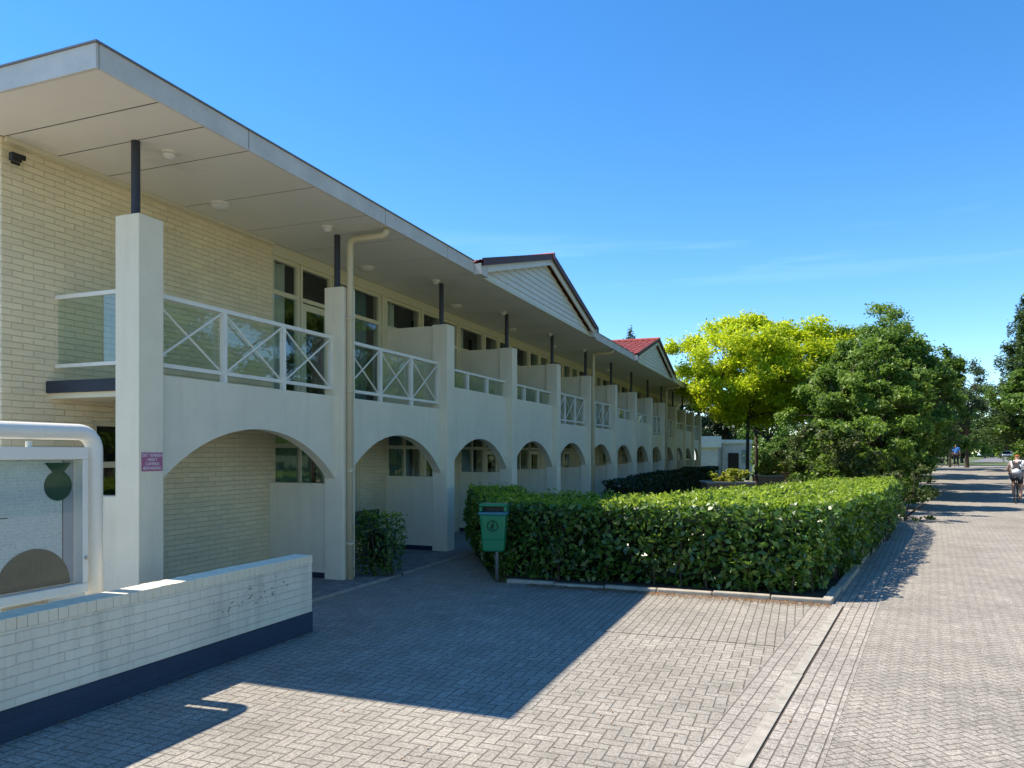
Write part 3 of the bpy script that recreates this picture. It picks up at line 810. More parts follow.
nbd = empty('noticeboard', (-4.86, 2.9, 0), 'white tubular framed glass noticeboard standing behind the low wall', 'noticeboard')
N0 = WL[nbd.name]; px_, y0_, y1_, zp, rr = -4.86, 1.75, 4.05, 1.90, .058
pth = [(px_,y0_,0)]+[(px_,y0_,zp-.13)]+arc((px_,y0_+.13,zp-.13), .13, 180, 90, 8)[1:]+arc((px_,y1_-.13,zp-.13), .13, 90, 0, 8)+[(px_,y1_,0)]
link('tube_frame', rel(MB().tube(pth, rr, 18), N0), 'board_white', nbd, N0, smooth=True)
link('hanger', rel(MB().tube([(px_,3.55,1.77),(px_,3.55,1.83)], .02, 8).tube([(px_,2.15,1.77),(px_,2.15,1.83)], .02, 8), N0), 'board_white', nbd, N0)
cx0, cx1, cy0, cy1, cz0, cz1 = -4.90, -4.80, 1.86, 3.955, .755, 1.79
cs = MB(); 
cs.box(cx0,cx1,cy0,cy1,cz1-.085,cz1); cs.box(cx0,cx1,cy0,cy1,cz0,cz0+.065); cs.box(cx0+.001,cx1-.001,cy0,cy0+.05,cz0+.066,cz1-.086); cs.box(cx0+.001,cx1-.001,cy1-.045,cy1,cz0+.066,cz1-.086)
cs.box(cx0,cx0+.01,cy0+.051,cy1-.046,cz0+.066,cz1-.086)
link('display_case', rel(cs, N0), 'board_white', nbd, N0, bevel=.006)
link('poster', rel(MB().box(cx0+.012,cx0+.016,cy0+.06,cy1-.14,cz0+.07,cz1-.09), N0), 'poster_paper', nbd, N0)
link('backing_strip', rel(MB().box(cx0+.011,cx0+.014,cy1-.138,cy1-.05,cz0+.07,cz1-.09), N0), 'shirt_grey', nbd, N0)
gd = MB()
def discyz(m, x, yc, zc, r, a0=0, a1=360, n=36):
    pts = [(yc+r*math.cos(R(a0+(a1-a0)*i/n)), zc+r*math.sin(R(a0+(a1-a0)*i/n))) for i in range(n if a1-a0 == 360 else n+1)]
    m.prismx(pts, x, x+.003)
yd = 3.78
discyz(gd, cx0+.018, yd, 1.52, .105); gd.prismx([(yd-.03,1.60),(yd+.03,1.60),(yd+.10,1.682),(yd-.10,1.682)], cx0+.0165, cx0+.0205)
link('reflected_disc', rel(gd, N0), 'reflect_green', nbd, N0)  # glass reflection painted as a flat green shape on the poster
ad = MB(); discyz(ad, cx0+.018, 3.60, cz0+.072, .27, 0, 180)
link('reflected_arch', rel(ad, N0), 'reflect_grey', nbd, N0)  # lower glass reflection, painted as a dark half-disc
bl = MB(); bl.box(cx0+.017,cx0+.019,cy1-.142,cy1-.137,cz0+.07,cz1-.09); bl.box(cx0+.017,cx0+.019,3.32,3.326,1.32,cz1-.09); bl.box(cx0+.017,cx0+.019,3.30,3.42,1.318,1.324)
link('dark_edging', rel(bl, N0), 'black', nbd, N0)
link('glass_door', rel(MB().box(cx1-.012,cx1-.006,cy0+.05,cy1-.045,cz0+.064,cz1-.084), N0), 'case_glass', nbd, N0)
link('lock', rel(MB().tube([(cx1,cy1-.02,1.0),(cx1+.02,cy1-.02,1.0)], .014, 10), N0), 'chrome', nbd, N0)

bx, by = gp(494, 583); 
bn = empty('litter_bin', (bx, by, 0), 'green plastic litter bin with blue-grey lid on a metal post', 'litter bin', rz=R(14))
B0 = WL[bn.name]
link('post', MB().tube([(0.02,.14,0),(0.02,.14,1.0)], .024, 12), 'galv', bn, B0, smooth=True)
def tbox(m, a, za, b, zb):
    (ax0,ax1,ay0,ay1),(bx0,bx1,by0,by1) = a, b
    return m.add([(ax0,ay0,za),(ax1,ay0,za),(ax1,ay1,za),(ax0,ay1,za),(bx0,by0,zb),(bx1,by0,zb),(bx1,by1,zb),(bx0,by1,zb)], [(0,3,2,1),(4,5,6,7),(0,1,5,4),(1,2,6,5),(2,3,7,6),(3,0,4,7)])
bm_ = MB(); tbox(bm_, (-.145,.145,-.10,.10), .43, (-.18,.18,-.135,.11), .93)
link('body', bm_, 'green_plastic', bn, B0, bevel=.03)
bm_ = MB(); tbox(bm_, (-.16,.16,-.128,.112), .60, (-.163,.163,-.131,.112), .612)
link('body_rib', bm_, 'green_plastic', bn, B0, bevel=.004)
bm_ = MB(); tbox(bm_, (-.195,.195,-.15,.125), .925, (-.195,.195,-.15,.125), .965)
link('rim', bm_, 'lid_blue', bn, B0, bevel=.012)
bm_ = MB(); 
for sx in (-1, 1): bm_.box(sx*.165-.02,sx*.165+.02,-.12,.11,.966,1.035)
bm_.box(-.186,.186,-.13,.12,1.035,1.075)
link('hood', bm_, 'green_plastic', bn, B0, bevel=.015)
link('opening', MB().box(-.144,.144,.05,.11,.966,1.034), 'black', bn, B0)
em = MB(); zc = .78; cyf = -.132
ring = [(.07*math.cos(a), cyf-.004+ (zc+.07*math.sin(a)-.78)*-.07, zc+.07*math.sin(a)) for a in np.linspace(0, 2*math.pi, 33)]
em.tube(ring, .005, 6, False)
link('emblem_ring', em, 'dark_ink', bn, B0)
em = MB().tube([(.01,cyf-.004,.82),(.0,cyf-.004,.79),(-.012,cyf-.003,.765)], [.008,.013,.009], 6).tube([(.0,cyf-.004,.80),(.03,cyf-.004,.785)], .005, 6).tube([(-.01,cyf-.003,.77),(.015,cyf-.003,.745),(.012,cyf-.003,.725)], .006, 6).tube([(-.012,cyf-.003,.768),(-.03,cyf-.002,.735)], .006, 6).lathe([(.004,-.01),(.011,0),(.004,.01)], (.012,cyf-.004,.837), 8)
link('emblem_figure', em, 'dark_ink', bn, B0)

# ================================================================== HEDGES
def inpoly(px, py, poly):
    ins = np.zeros(len(px), bool); n = len(poly)
    for i in range(n):
        x0, y0 = poly[i]; x1, y1 = poly[(i+1)%n]
        c = ((y0 > py) != (y1 > py)) & (px < (x1-x0)*(py-y0)/(y1-y0+1e-12)+x0); ins ^= c
    return ins
def noise3(P, s, seed=0):
    r = np.random.default_rng(seed); o = np.zeros(len(P))
    for k in range(5):
        d = r.normal(size=3); d /= np.linalg.norm(d); o += np.sin(P@d*s*(1+.5*k)+r.uniform(0, 6.28))/(1+.35*k)
    return o/2.2
def hedge(name, poly, h, dens_side, dens_top, size, mat, label, cat='hedge', group=None, base=(0,0), gap=.0, sidesel=None, thin_base=.12, hvar=.06):
    loc = (base[0], base[1], 0); P = []; N = []
    n = len(poly)
    for i in range(n):
        (xa, ya), (xb, yb) = poly[i], poly[(i+1)%n]; Ln = math.hypot(xb-xa, yb-ya); nx_, ny_ = (yb-ya)/Ln, -(xb-xa)/Ln
        ds = dens_side*(1 if (sidesel is None or i in sidesel) else .25)
        k = int(Ln*h*ds); t = rng.uniform(0,1,k); z = h*(1-(1-rng.uniform(thin_base*.3,1,k))**1.0)
        dep = np.abs(rng.normal(0,.11,k))-.05
        x = xa+(xb-xa)*t-nx_*dep; y = ya+(yb-ya)*t-ny_*dep
        p = np.stack([x,y,z],1); b = noise3(p, 3.0, 5)*.09+noise3(p, 9, 6)*.055
        tuck = np.clip((.40-z)/.40, 0, 1)*.20
        p[:,0] += nx_*(b-tuck); p[:,1] += ny_*(b-tuck); P.append(p); N.append(np.tile([nx_*.6, ny_*.6, .5], (k,1)))
    xs_ = [q[0] for q in poly]; ys_ = [q[1] for q in poly]
    area = (max(xs_)-min(xs_))*(max(ys_)-min(ys_)); k = int(area*dens_top)
    x = rng.uniform(min(xs_), max(xs_), k); y = rng.uniform(min(ys_), max(ys_), k); m_ = inpoly(x, y, poly); x, y = x[m_], y[m_]; k = len(x)
    p = np.stack([x, y, np.zeros(k)],1); z = h-np.abs(rng.normal(0,.06,k))+.03+noise3(p, 2.3, 9)*hvar*.6+noise3(p, 8, 3)*hvar*.45; p[:,2] = z
    P.append(p); N.append(np.tile([0,0,1.], (k,1)))
    # upright young shoots along the top
    P = np.concatenate(P); N = np.concatenate(N); P[:,0] -= loc[0]; P[:,1] -= loc[1]
    root_ = empty(name, loc, label, cat, group)
    link('foliage', leaves(name+'_leaves', P, N, size, .5, .85, .4), mat, root_, loc)
    # opaque core, shade between the leaves painted near-black; stems
    c = (sum(xs_)/n, sum(ys_)/n)
    if mat == 'leaf_laurel':
        k = int(area*dens_top*.9); x = rng.uniform(min(xs_), max(xs_), k); y = rng.uniform(min(ys_), max(ys_), k); m_ = inpoly(x, y, poly); x, y = x[m_], y[m_]; k = len(x)
        p = np.stack([x, y, np.zeros(k)],1); p[:,2] = h+.03+noise3(p, 2.3, 9)*hvar*.6+noise3(p, 8, 3)*hvar*.45+np.abs(rng.normal(0,.035,k)); p[:,0] -= loc[0]; p[:,1] -= loc[1]
        link('new_shoots', leaves(name+'_shoots', p, np.tile([0,0,.5],(k,1)), size*.8, .38, 1.0, .4), 'leaf_shoot', root_, loc)
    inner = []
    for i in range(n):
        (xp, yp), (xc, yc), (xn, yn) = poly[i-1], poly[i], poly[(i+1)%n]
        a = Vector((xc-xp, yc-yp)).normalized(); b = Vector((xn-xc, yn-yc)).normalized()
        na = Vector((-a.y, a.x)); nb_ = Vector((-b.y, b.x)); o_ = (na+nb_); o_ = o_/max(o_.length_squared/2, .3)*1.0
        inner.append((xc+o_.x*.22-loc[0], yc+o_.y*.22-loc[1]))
    link('dark_core', MB().prism(inner, .14, h-.2), 'core_shade', root_, loc)
    short = n == 4 and mat == 'leaf_laurel'
    st = MB()
    for _ in range(6 if short else int(sum(math.hypot(poly[i][0]-poly[i-1][0], poly[i][1]-poly[i-1][1]) for i in range(n))*4)):
        i = random.randrange(n); t = random.random(); (xa, ya), (xb, yb) = poly[i], poly[(i+1)%n]
        q = Vector((xa+(xb-xa)*t, ya+(yb-ya)*t)); cc = Vector(c); q += (cc-q).normalized()*random.uniform(.08,.2); q -= Vector(loc[:2])
        st.tube([(q.x,q.y,0),(q.x+random.uniform(-.05,.05),q.y+random.uniform(-.05,.05),.35),(q.x+random.uniform(-.1,.1),q.y+random.uniform(-.1,.1),.8*h)], [.012,.01,.005], 5)
        if short: link('stem', st, 'bark', root_, loc); st = MB()
    if not short: link('stems', st, 'bark', root_, loc)
    return root_
HP = [(-5.55,12.15),(-4.75,10.75),(-3.95,9.78),(-3.3,9.66),(-1.0,9.66),(.05,9.70),kw(-.27,.9),kw(-.12,3.0),kw(-.02,6.0),kw(-.0,9.6),kw(-.35,12.4),(.6,20.6),(-.3,17.2),(-1.75,13.3),(-2.9,11.1),(-3.9,11.1),(-4.9,12.9)]
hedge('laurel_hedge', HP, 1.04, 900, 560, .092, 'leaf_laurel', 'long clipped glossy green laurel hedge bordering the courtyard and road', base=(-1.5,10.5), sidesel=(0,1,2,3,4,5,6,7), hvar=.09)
hedge('boxed_hedge', [(-6.02,9.12),(-5.32,9.12),(-5.30,9.52),(-6.02,9.52)],   .81, 650, 500, .065, 'leaf_laurel', 'small dark block of hedge beside the column with the downpipe', base=(-5.65,9.3))
# dark clipped bushes in front of the far arches
for i in range(8):
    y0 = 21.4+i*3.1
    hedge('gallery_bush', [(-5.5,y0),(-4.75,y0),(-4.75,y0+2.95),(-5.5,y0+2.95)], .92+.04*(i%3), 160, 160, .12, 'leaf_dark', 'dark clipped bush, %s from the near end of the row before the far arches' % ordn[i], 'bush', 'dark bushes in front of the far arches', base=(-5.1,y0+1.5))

# ================================================================== TREES
def tree(name, base, h, rx, ry, zc0, leafn, leafsize, mat, label, cat='tree', group=None, ncl=60, trunk_r=.12, fork=.35, lean=(0,0), bark='bark', shell=.6, clr=.22, seed=1, limbs=14, droop=0, flat=1.0, skirt=1.0, aspect=.55, lumpy=1.0):
    r = np.random.default_rng(seed); rr = random.Random(seed)
    bz = gz(*base); loc = (base[0], base[1], bz-.03)
    root_ = empty(name, loc, label, cat, group)
    zc = (h+zc0)/2; rz = (h-zc0)/2
    # clump centres
    cl = []
    while len(cl) < ncl:
        d = r.normal(size=3); d /= np.linalg.norm(d); q = r.uniform(shell, 1)**.6 if r.uniform() < .75 else r.uniform(.2, .8)
        lump = 1+lumpy*(.16*math.sin(d[0]*4+seed)+.14*math.sin(d[1]*5+2*seed)+.12*math.sin(d[2]*6+seed))
        z = d[2]*q*lump*rz; wx = 1.0 if z > 0 else skirt
        cl.append((lean[0]+d[0]*q*lump*rx*wx, lean[1]+d[1]*q*lump*ry*wx, zc+z*flat))
    cl = np.array(cl)
    tk = MB(); fz = zc0+(h-zc0)*.12 if fork is None else fork*h
    bend = (rr.uniform(-.1,.1)+lean[0]*.2, rr.uniform(-.1,.1)+lean[1]*.2)
    F = Vector((bend[0], bend[1], fz))
    tk.tube([(0,0,-.1),(bend[0]*.2,bend[1]*.2,.15),(bend[0]*.7,bend[1]*.4,fz*.5),tuple(F)], [trunk_r*1.5,trunk_r*1.1,trunk_r*.9,trunk_r*.8], 9)
    main = sorted(range(ncl), key=lambda i: -cl[i][2])[:0]+list(r.choice(ncl, min(limbs, ncl), replace=False))
    nodes = []
    for i in main:
        E = Vector(cl[i]); mid = F.lerp(E, .45)+Vector((rr.uniform(-.2,.2), rr.uniform(-.2,.2), .12*(E-F).length*.6)); m2 = F.lerp(E,.75)+Vector((rr.uniform(-.1,.1),rr.uniform(-.1,.1),.05))
        tk.tube([F-Vector((0,0,.05)), F.lerp(mid,.5), mid, m2, E], [trunk_r*.62,trunk_r*.48,trunk_r*.36,trunk_r*.2,trunk_r*.07], 6); nodes += [mid, m2]
    for i in range(ncl):
        if i in main: continue
        E = Vector(cl[i]); nd = min(nodes, key=lambda q: (q-E).length) if nodes else F
        tk.tube([nd, nd.lerp(E,.55)+Vector((0,0,.06)), E], [trunk_r*.2,trunk_r*.12,trunk_r*.04], 5)
    link('trunk', tk, bark, root_, loc, smooth=True)
    per = r.multinomial(leafn, r.dirichlet(np.full(ncl, 5.0))); sr = clr*min(rx,rz)
    C = []
    for i in range(ncl):
        k = per[i]
        # several twig sprays per clump so that the clump is not a ball
        ns = 7; sp = r.normal(size=(ns,3)); sp *= sr*np.array([1,1,.7])/ (np.linalg.norm(sp,axis=1)[:,None]+.01)*r.uniform(.3,1.35,(ns,1))
        w_ = r.integers(0, ns, k); tt = r.uniform(0,1,(k,1))**.6
        p = cl[i]+sp[w_]*tt+r.normal(size=(k,3))*sr*np.array([.30,.30,.20])
        p[:,2] -= droop*(np.linalg.norm(p[:,:2]-cl[i][:2],axis=1))
        C.append(p)
    C = np.concatenate(C); C = C[C[:,2] > .1]
    N = C-np.array([lean[0],lean[1],zc]); N = N/(np.linalg.norm(N,axis=1)[:,None]+1e-6)*.35+np.array([0,0,.45])
    link('crown', leaves(name+'_leaves', C, N, leafsize, aspect, .8, .45), mat, root_, loc)
    return root_
def conifer(name, base, h, r0, z0, leafn, leafsize, mat, label, cat='conifer', group=None, seed=3, trunk_r=.16):
    r = np.random.default_rng(seed); bz = gz(*base); loc = (base[0], base[1], bz-.03); root_ = empty(name, loc, label, cat, group)
    tk = MB().tube([(0,0,-.1),(0,0,h*.5),(.05,0,h*.98)], [trunk_r*1.3,trunk_r*.8,.02], 9); C = []
    nb_ = int(h*13)
    for i in range(nb_):
        f = (i+.5)/nb_; z = z0+(h-z0)*f; ln = r0*(1-f)**.75*r.uniform(.6,1.15)+.12; a = i*2.4+r.uniform(-.3,.3)
        d = np.array([math.cos(a), math.sin(a), 0]); tip = np.array([0,0,z])+d*ln+np.array([0,0,ln*r.uniform(-.15,.22)])
        tk.tube([(0,0,z),tuple((np.array([0,0,z])+tip)/2+np.array([0,0,-.05*ln])),tuple(tip)], [.03,.02,.006], 5)
        k = max(6, int(leafn/nb_*(ln/r0)*2.0)); t = r.uniform(.15,1.03,(k,1)); p = np.array([0,0,z])+(tip-np.array([0,0,z]))*t
        side = np.array([-d[1],d[0],0]); p = p+side*r.normal(0,.24,(k,1))*ln*(1.15-t)+np.array([0,0,1])*r.normal(-.08,.17,(k,1)); C.append(p)
    link('trunk', tk, 'bark', root_, loc); C = np.concatenate(C)
    link('crown', leaves(name+'_leaves', C, np.tile([0,0,1.],(len(C),1)), leafsize, .35, .6, .4), mat, root_, loc); return root_

tree('honey_locust', at_d(747, 34), 8.0, 4.0, 3.4, 3.0, 95000, .14, 'leaf_yellow', 'bright yellow-green tree with slender dark trunk beside the brick planters', ncl=150, trunk_r=.085, fork=.42, seed=4, limbs=12, lean=(.45,.3), clr=.24, shell=.5, skirt=.85, droop=.1, lumpy=.35)
tree('young_tree', at_d(757, 41), 7.2, 2.6, 2.6, 3.4, 9000, .17, 'leaf_green', 'thin-trunked green tree standing behind the yellow-green tree', ncl=45, trunk_r=.10, fork=.45, seed=8)
# green mass between yellow tree and road
GT = [
 (880, 29.5, 7.0, 2.2, 1.2, 'leaf_green', 'broad green tree in the middle of the green mass, above the far hedge'),
 (862, 31,   7.3, 2.3, 1.3, 'leaf_mid', 'lighter green tree in the left part of the green mass, near the yellow-green crown'),
 (905, 29,   6.0, 1.9, .6, 'leaf_green', 'dense green tree nearest the left edge of the road'),
 (915, 36,   6.3, 1.7, 1.9, 'leaf_green', 'green tree overhanging the road shadow, behind the dense roadside tree'),
 (875, 37,   8.6, 2.6, 1.6, 'leaf_mid', 'green tree whose pointed top rises above the middle of the tree mass'),
 (835, 43,   9.2, 2.6, 1.6, 'leaf_green', 'green tree partly hidden behind the right half of the yellow-green tree'),
 (850, 25, 5.3, 1.6, .8, 'leaf_mid', 'lower light green tree in front of the green mass, behind the hedge end'),
 (908, 43,   7.6, 2.2, 1.2, 'leaf_mid', 'light green tree in the right part of the mass, set back from the kerb'),
 (893, 24.5, 5.0, 1.25, .7, 'leaf_mid', 'small light green tree leaning over the kerb just past the hedge'),
 (914, 32,   6.2, 1.5, 1.6, 'leaf_green', 'slim green tree at the kerb casting shade on the road'),
 (912, 50,   7.8, 2.4, 1.5, 'leaf_green', 'green tree farthest back along the left kerb of the road'),
]
for i, (px, d, h, rx, z0, mt, lb) in enumerate(GT):
    tree('broadleaf_tree', at_d(px, d), h, rx, rx, z0, 34000, .125, mt, lb, ncl=85, trunk_r=.13, fork=.25, seed=20+i, clr=.21, group='green trees between the yellow-green tree and the road')
tree('roadside_tree', at_d(967, 54), 8.0, 2.7, 2.6, 1.9, 14000, .15, 'leaf_bluegreen', 'airy blue-green tree with gaps showing sky, by the road bend', ncl=55, trunk_r=.14, fork=.3, seed=41, clr=.19)
tree('roadside_tree', at_d(930, 64), 7.6, 3.2, 3, .8, 14000, .2, 'leaf_green', 'dark full tree behind the standing figure in blue', ncl=60, trunk_r=.16, fork=.25, seed=43)
tree('roadside_tree', at_d(900, 66), 7.2, 3.6, 3, .5, 14000, .2, 'leaf_green', 'dark shaded tree behind the left cyclist', ncl=60, trunk_r=.16, fork=.25, seed=44)
tree('roadside_tree', at_d(962, 80), 6.6, 3.6, 3.4, .6, 10000, .26, 'leaf_green', 'round green tree beyond the grass verge left of the far road', ncl=50, trunk_r=.16, fork=.25, seed=45)
tree('roadside_tree', at_d(985, 150), 6.5, 4.5, 4, .8, 7000, .4, 'leaf_mid', 'pale green tree above the far end of the road', ncl=45, trunk_r=.16, fork=.25, seed=46)
tree('roadside_tree', at_d(1006, 190), 8.5, 5.5, 5, 1, 7000, .45, 'leaf_mid', 'farthest light green tree closing the road view', ncl=45, trunk_r=.2, fork=.25, seed=47)
conifer('conifer', at_d(1030, 46), 11.0, 3.1, 1.8, 42000, .2, 'leaf_conifer', 'tall dark conifer at the right edge of the photo', seed=5)
tree('broadleaf_tree', at_d(1042, 44), 6.8, 2.6, 2.6, .8, 14000, .2, 'leaf_green', 'broad green tree below and behind the tall conifer at the right edge', ncl=60, seed=51, trunk_r=.16)
tree('broadleaf_tree', at_d(1028, 85), 7.8, 3.6, 3, 2.0, 10000, .26, 'leaf_mid', 'lighter green tree over the parked grey car', ncl=50, seed=52, trunk_r=.16)
# bushes at the foot
tree('wild_shrub', at_d(838, 22.5), 2.9, 1.2, 1.3, .15, 9000, .11, 'leaf_wild', 'pale wispy bush rising behind the laurel hedge', cat='bush', ncl=45, trunk_r=.04, fork=.1, seed=61)
tree('wild_shrub', at_d(862, 22.5), 3.1, 1.3, 1.2, .15, 9000, .12, 'leaf_mid', 'broad-leaved green bush above the far end of the laurel hedge', cat='bush', ncl=45, trunk_r=.04, fork=.1, seed=62)
tree('wild_shrub', at_d(897, 24), 2.3, 1.1, 1.1, .05, 7000, .11, 'leaf_green', 'dark bush at the kerb under the roadside tree', cat='bush', ncl=40, trunk_r=.04, fork=.1, seed=63)
tree('wild_shrub', at_d(905, 19.5), 1.35, .95, 1.1, .02, 7000, .08, 'leaf_wild', 'low untidy shrub with brown tips at the end of the hedge by the kerb', cat='bush', ncl=30, trunk_r=.03, fork=.1, seed=64)
tree('wild_shrub', at_d(840, 30), 2.6, 2.4, 1.5, .05, 9000, .14, 'leaf_green', 'dark undergrowth bush deep below the green trees', cat='bush', ncl=50, trunk_r=.05, fork=.1, seed=65)
tree('wild_shrub', at_d(886, 34), 2.6, 1.6, 1.5, .05, 9000, .14, 'leaf_green', 'shaded bush beside the road where the tree shadows begin', cat='bush', ncl=50, trunk_r=.05, fork=.1, seed=66)
tree('wild_shrub', at_d(778, 47), 3.0, 1.7, 1.5, .05, 8000, .14, 'leaf_green', 'dark green bush right of the outbuilding, behind the planters', cat='bush', ncl=45, trunk_r=.05, fork=.1, seed=68)
tree('wild_shrub', at_d(805, 38), 2.6, 1.5, 1.3, .05, 6000, .13, 'leaf_wild', 'grey-green bush right of the planters', cat='bush', ncl=40, trunk_r=.05, fork=.1, seed=67)
n = 60000; C = rng.uniform(0,1,(n,3)); C[:,0] = (C[:,0]-.5)*330+60; C[:,1] = 215+(C[:,1])*16+C[:,0]*.15; C[:,2] = .7+(C[:,2]**.8)*(7+2.2*np.sin(C[:,0]*.35)+1.4*np.sin(C[:,0]*.9+1))
tag(link('distant_wood', leaves('distant_wood', C, None, .95, .6), 'leaf_mid'), kind='stuff')
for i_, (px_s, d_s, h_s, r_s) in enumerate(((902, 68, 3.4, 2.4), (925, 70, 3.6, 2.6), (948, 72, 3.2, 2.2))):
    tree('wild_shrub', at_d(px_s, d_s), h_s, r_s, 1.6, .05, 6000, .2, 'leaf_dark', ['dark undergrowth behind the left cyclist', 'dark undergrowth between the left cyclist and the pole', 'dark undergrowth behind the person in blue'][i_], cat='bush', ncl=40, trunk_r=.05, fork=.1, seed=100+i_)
# behind the building
conifer('conifer', (-13.0, 44.0), 9.2, 1.8, 2.0, 5000, .22, 'leaf_conifer', 'dark tree tip showing above the flat roof between the two gables', seed=9)
conifer('conifer', (-13.5, 62.0), 12.2, 2.4, 2.0, 6000, .26, 'leaf_conifer', 'dark tree tip between the red roof and the yellow-green tree', seed=10)
for i, (px, d, h) in enumerate([(690, 62, 8.0), (725, 66, 7.6), (770, 62, 8.4), (808, 68, 8.2)]):
    tree('background_tree', at_d(px, d), h, 3.6, 3, .8, 9000, .26, 'leaf_dark' if i < 2 else 'leaf_green', ['dark tree behind the far end of the long building','dark tree behind the white flat-roofed outbuilding','green tree behind the right end of the outbuilding','green tree far behind the green mass, left part'][i], ncl=50, seed=70+i, trunk_r=.16, group='trees far behind the garden')
# trees across the road, outside the frame: they are what the windows mirror
tm = tree('broadleaf_tree', (13.5, 6), 13, 4.4, 4.2, .8, 16000, .28, 'leaf_mid', 'green tree across the road facing the building', ncl=50, seed=81, trunk_r=.18, group='trees across the road')
for x, y, lb in ((14.5, 13, 'green tree across the road, second from the courtyard'), (14.5, 20, 'green tree across the road, opposite the middle of the hedge'), (17, 27, 'green tree across the road, opposite the yellow-green tree'), (15, -2, 'green tree across the road, beside the open courtyard'), (20.5, 34, 'green tree across the road, opposite the roadside trees'), (15.5, 41, 'green tree across the road, fourth from the tall conifer'), (17, 49, 'green tree across the road, third from the tall conifer'), (19, 58, 'green tree across the road, nearest the tall conifer')): dup(tm, (x, y, 0), None, lb, rz=y)

# ================================================================== PLANTERS
def planter(px, d, L_, W_, H_, label, slabel, rz, sh, seed):
    x, y = at_d(px, d); p = empty('planter', (x, y, 0), label, 'planter', 'brick planters on the lawn', rz=rz)
    m = MB(); t = .08
    m.box(-L_/2,L_/2,-W_/2,-W_/2+t,0,H_).box(-L_/2,L_/2,W_/2-t,W_/2,0,H_).box(-L_/2,-L_/2+t,-W_/2+t+.001,W_/2-t-.001,0,H_-.002).box(L_/2-t,L_/2,-W_/2+t+.001,W_/2-t-.001,0,H_-.002)
    link('planter_box', m, 'brick_dark_planter', p, (x,y,0), bevel=.01)
    m = MB(); e = .03
    m.box(-L_/2-e,L_/2+e,-W_/2-e,-W_/2+t,H_+.001,H_+.05).box(-L_/2-e,L_/2+e,W_/2-t,W_/2+e,H_+.001,H_+.05).box(-L_/2-e,-L_/2+t,-W_/2+t,W_/2-t,H_+.001,H_+.048).box(L_/2-t,L_/2+e,-W_/2+t,W_/2-t,H_+.001,H_+.048)
    link('rim', m, 'concrete', p, (x,y,0))
    link('planter_soil', MB().box(-L_/2+t,L_/2-t,-W_/2+t,W_/2-t,.1,H_-.08), 'soil', p, (x,y,0))
    s = tree('golden_shrub', (x, y), H_+sh, L_*.5, W_*.55, H_-.05, 9000, .085, 'leaf_golden', slabel, cat='bush', ncl=60, shell=.3, lumpy=.5, trunk_r=.03, fork=.3, seed=seed, group='shrubs in the brick planters')
planter(727, 22, 1.35, 1.0, .88, 'nearest brick planter with golden shrub in front of the slender trunk', 'golden-yellow shrub in the nearest brick planter', R(18), .42, 91)
planter(768, 33.5, 1.1, 1.0, .72, 'taller square brick planter right of the slender trunk', 'green and gold shrub in the tall planter right of the slender trunk', R(18), .9, 92)
planter(786, 40, 1.1, 1.0, .70, 'farthest square brick planter, partly behind the tall one', 'shrub in the farthest planter', R(18), .8, 93)

# ================================================================== WHITE OUTBUILDING
ox, oy = at_d(728, 55)
ob = empty('outbuilding', (ox, oy, 0), 'white flat-roofed outbuilding with dark door beyond the garden', 'building', rz=R(14))
O0 = WL[ob.name]
link('wall', MB().box(-2.2,1.7,0,4,0,2.45), 'brick_white', ob, O0)
link('roof', MB().box(-2.3,1.8,-.15,4.1,2.451,2.72), 'white_paint', ob, O0)
link('porch', MB().box(-2.4,-.7,-1.6,-.151,2.15,2.95), 'white_paint', ob, O0)
link('porch_wall', MB().box(-2.2,-.9,-1.4,-.01,0,2.149), 'brick_white', ob, O0)
link('door', MB().box(.0,.75,-.05,-.002,0,1.75), 'black', ob, O0)
link('window', MB().box(.95,1.5,-.03,-.002,1.0,2.0), 'window_glass', ob, O0)
link('downpipe', MB().tube([(-.4,-.06,2.4),(-.4,-.06,0)], .05, 8), 'galv', ob, O0)

# ================================================================== PEOPLE AND BICYCLES
def skin_obj(name, joints, edges, mat, parent, loc, sub=2):
    me = bpy.data.meshes.new(name); keys = list(joints); me.from_pydata([joints[k][:3] for k in keys], [(keys.index(a), keys.index(b)) for a, b in edges], [])
    o = bpy.data.objects.new(name, me); COL.objects.link(o)
    sk = o.modifiers.new('skin', 'SKIN')
    if not me.skin_vertices: me.attributes.new('skin','FLOAT','POINT')
    for i, k in enumerate(keys):
        r_ = joints[k][3]; r_ = r_ if isinstance(r_, tuple) else (r_, r_)
        me.skin_vertices[0].data[i].radius = r_; me.skin_vertices[0].data[i].use_root = (i == 0)
    ss = o.modifiers.new('sub', 'SUBSURF'); ss.levels = sub; ss.render_levels = sub
    dg = bpy.context.evaluated_depsgraph_get(); m2 = bpy.data.meshes.new_from_object(o.evaluated_get(dg)); bpy.data.objects.remove(o)
    m2.name = name; m2.polygons.foreach_set('use_smooth', [True]*len(m2.polygons))
    return link(name, m2, mat, parent, loc)
def lerp(a, b, t): return tuple(a[i]+(b[i]-a[i])*t for i in range(3))
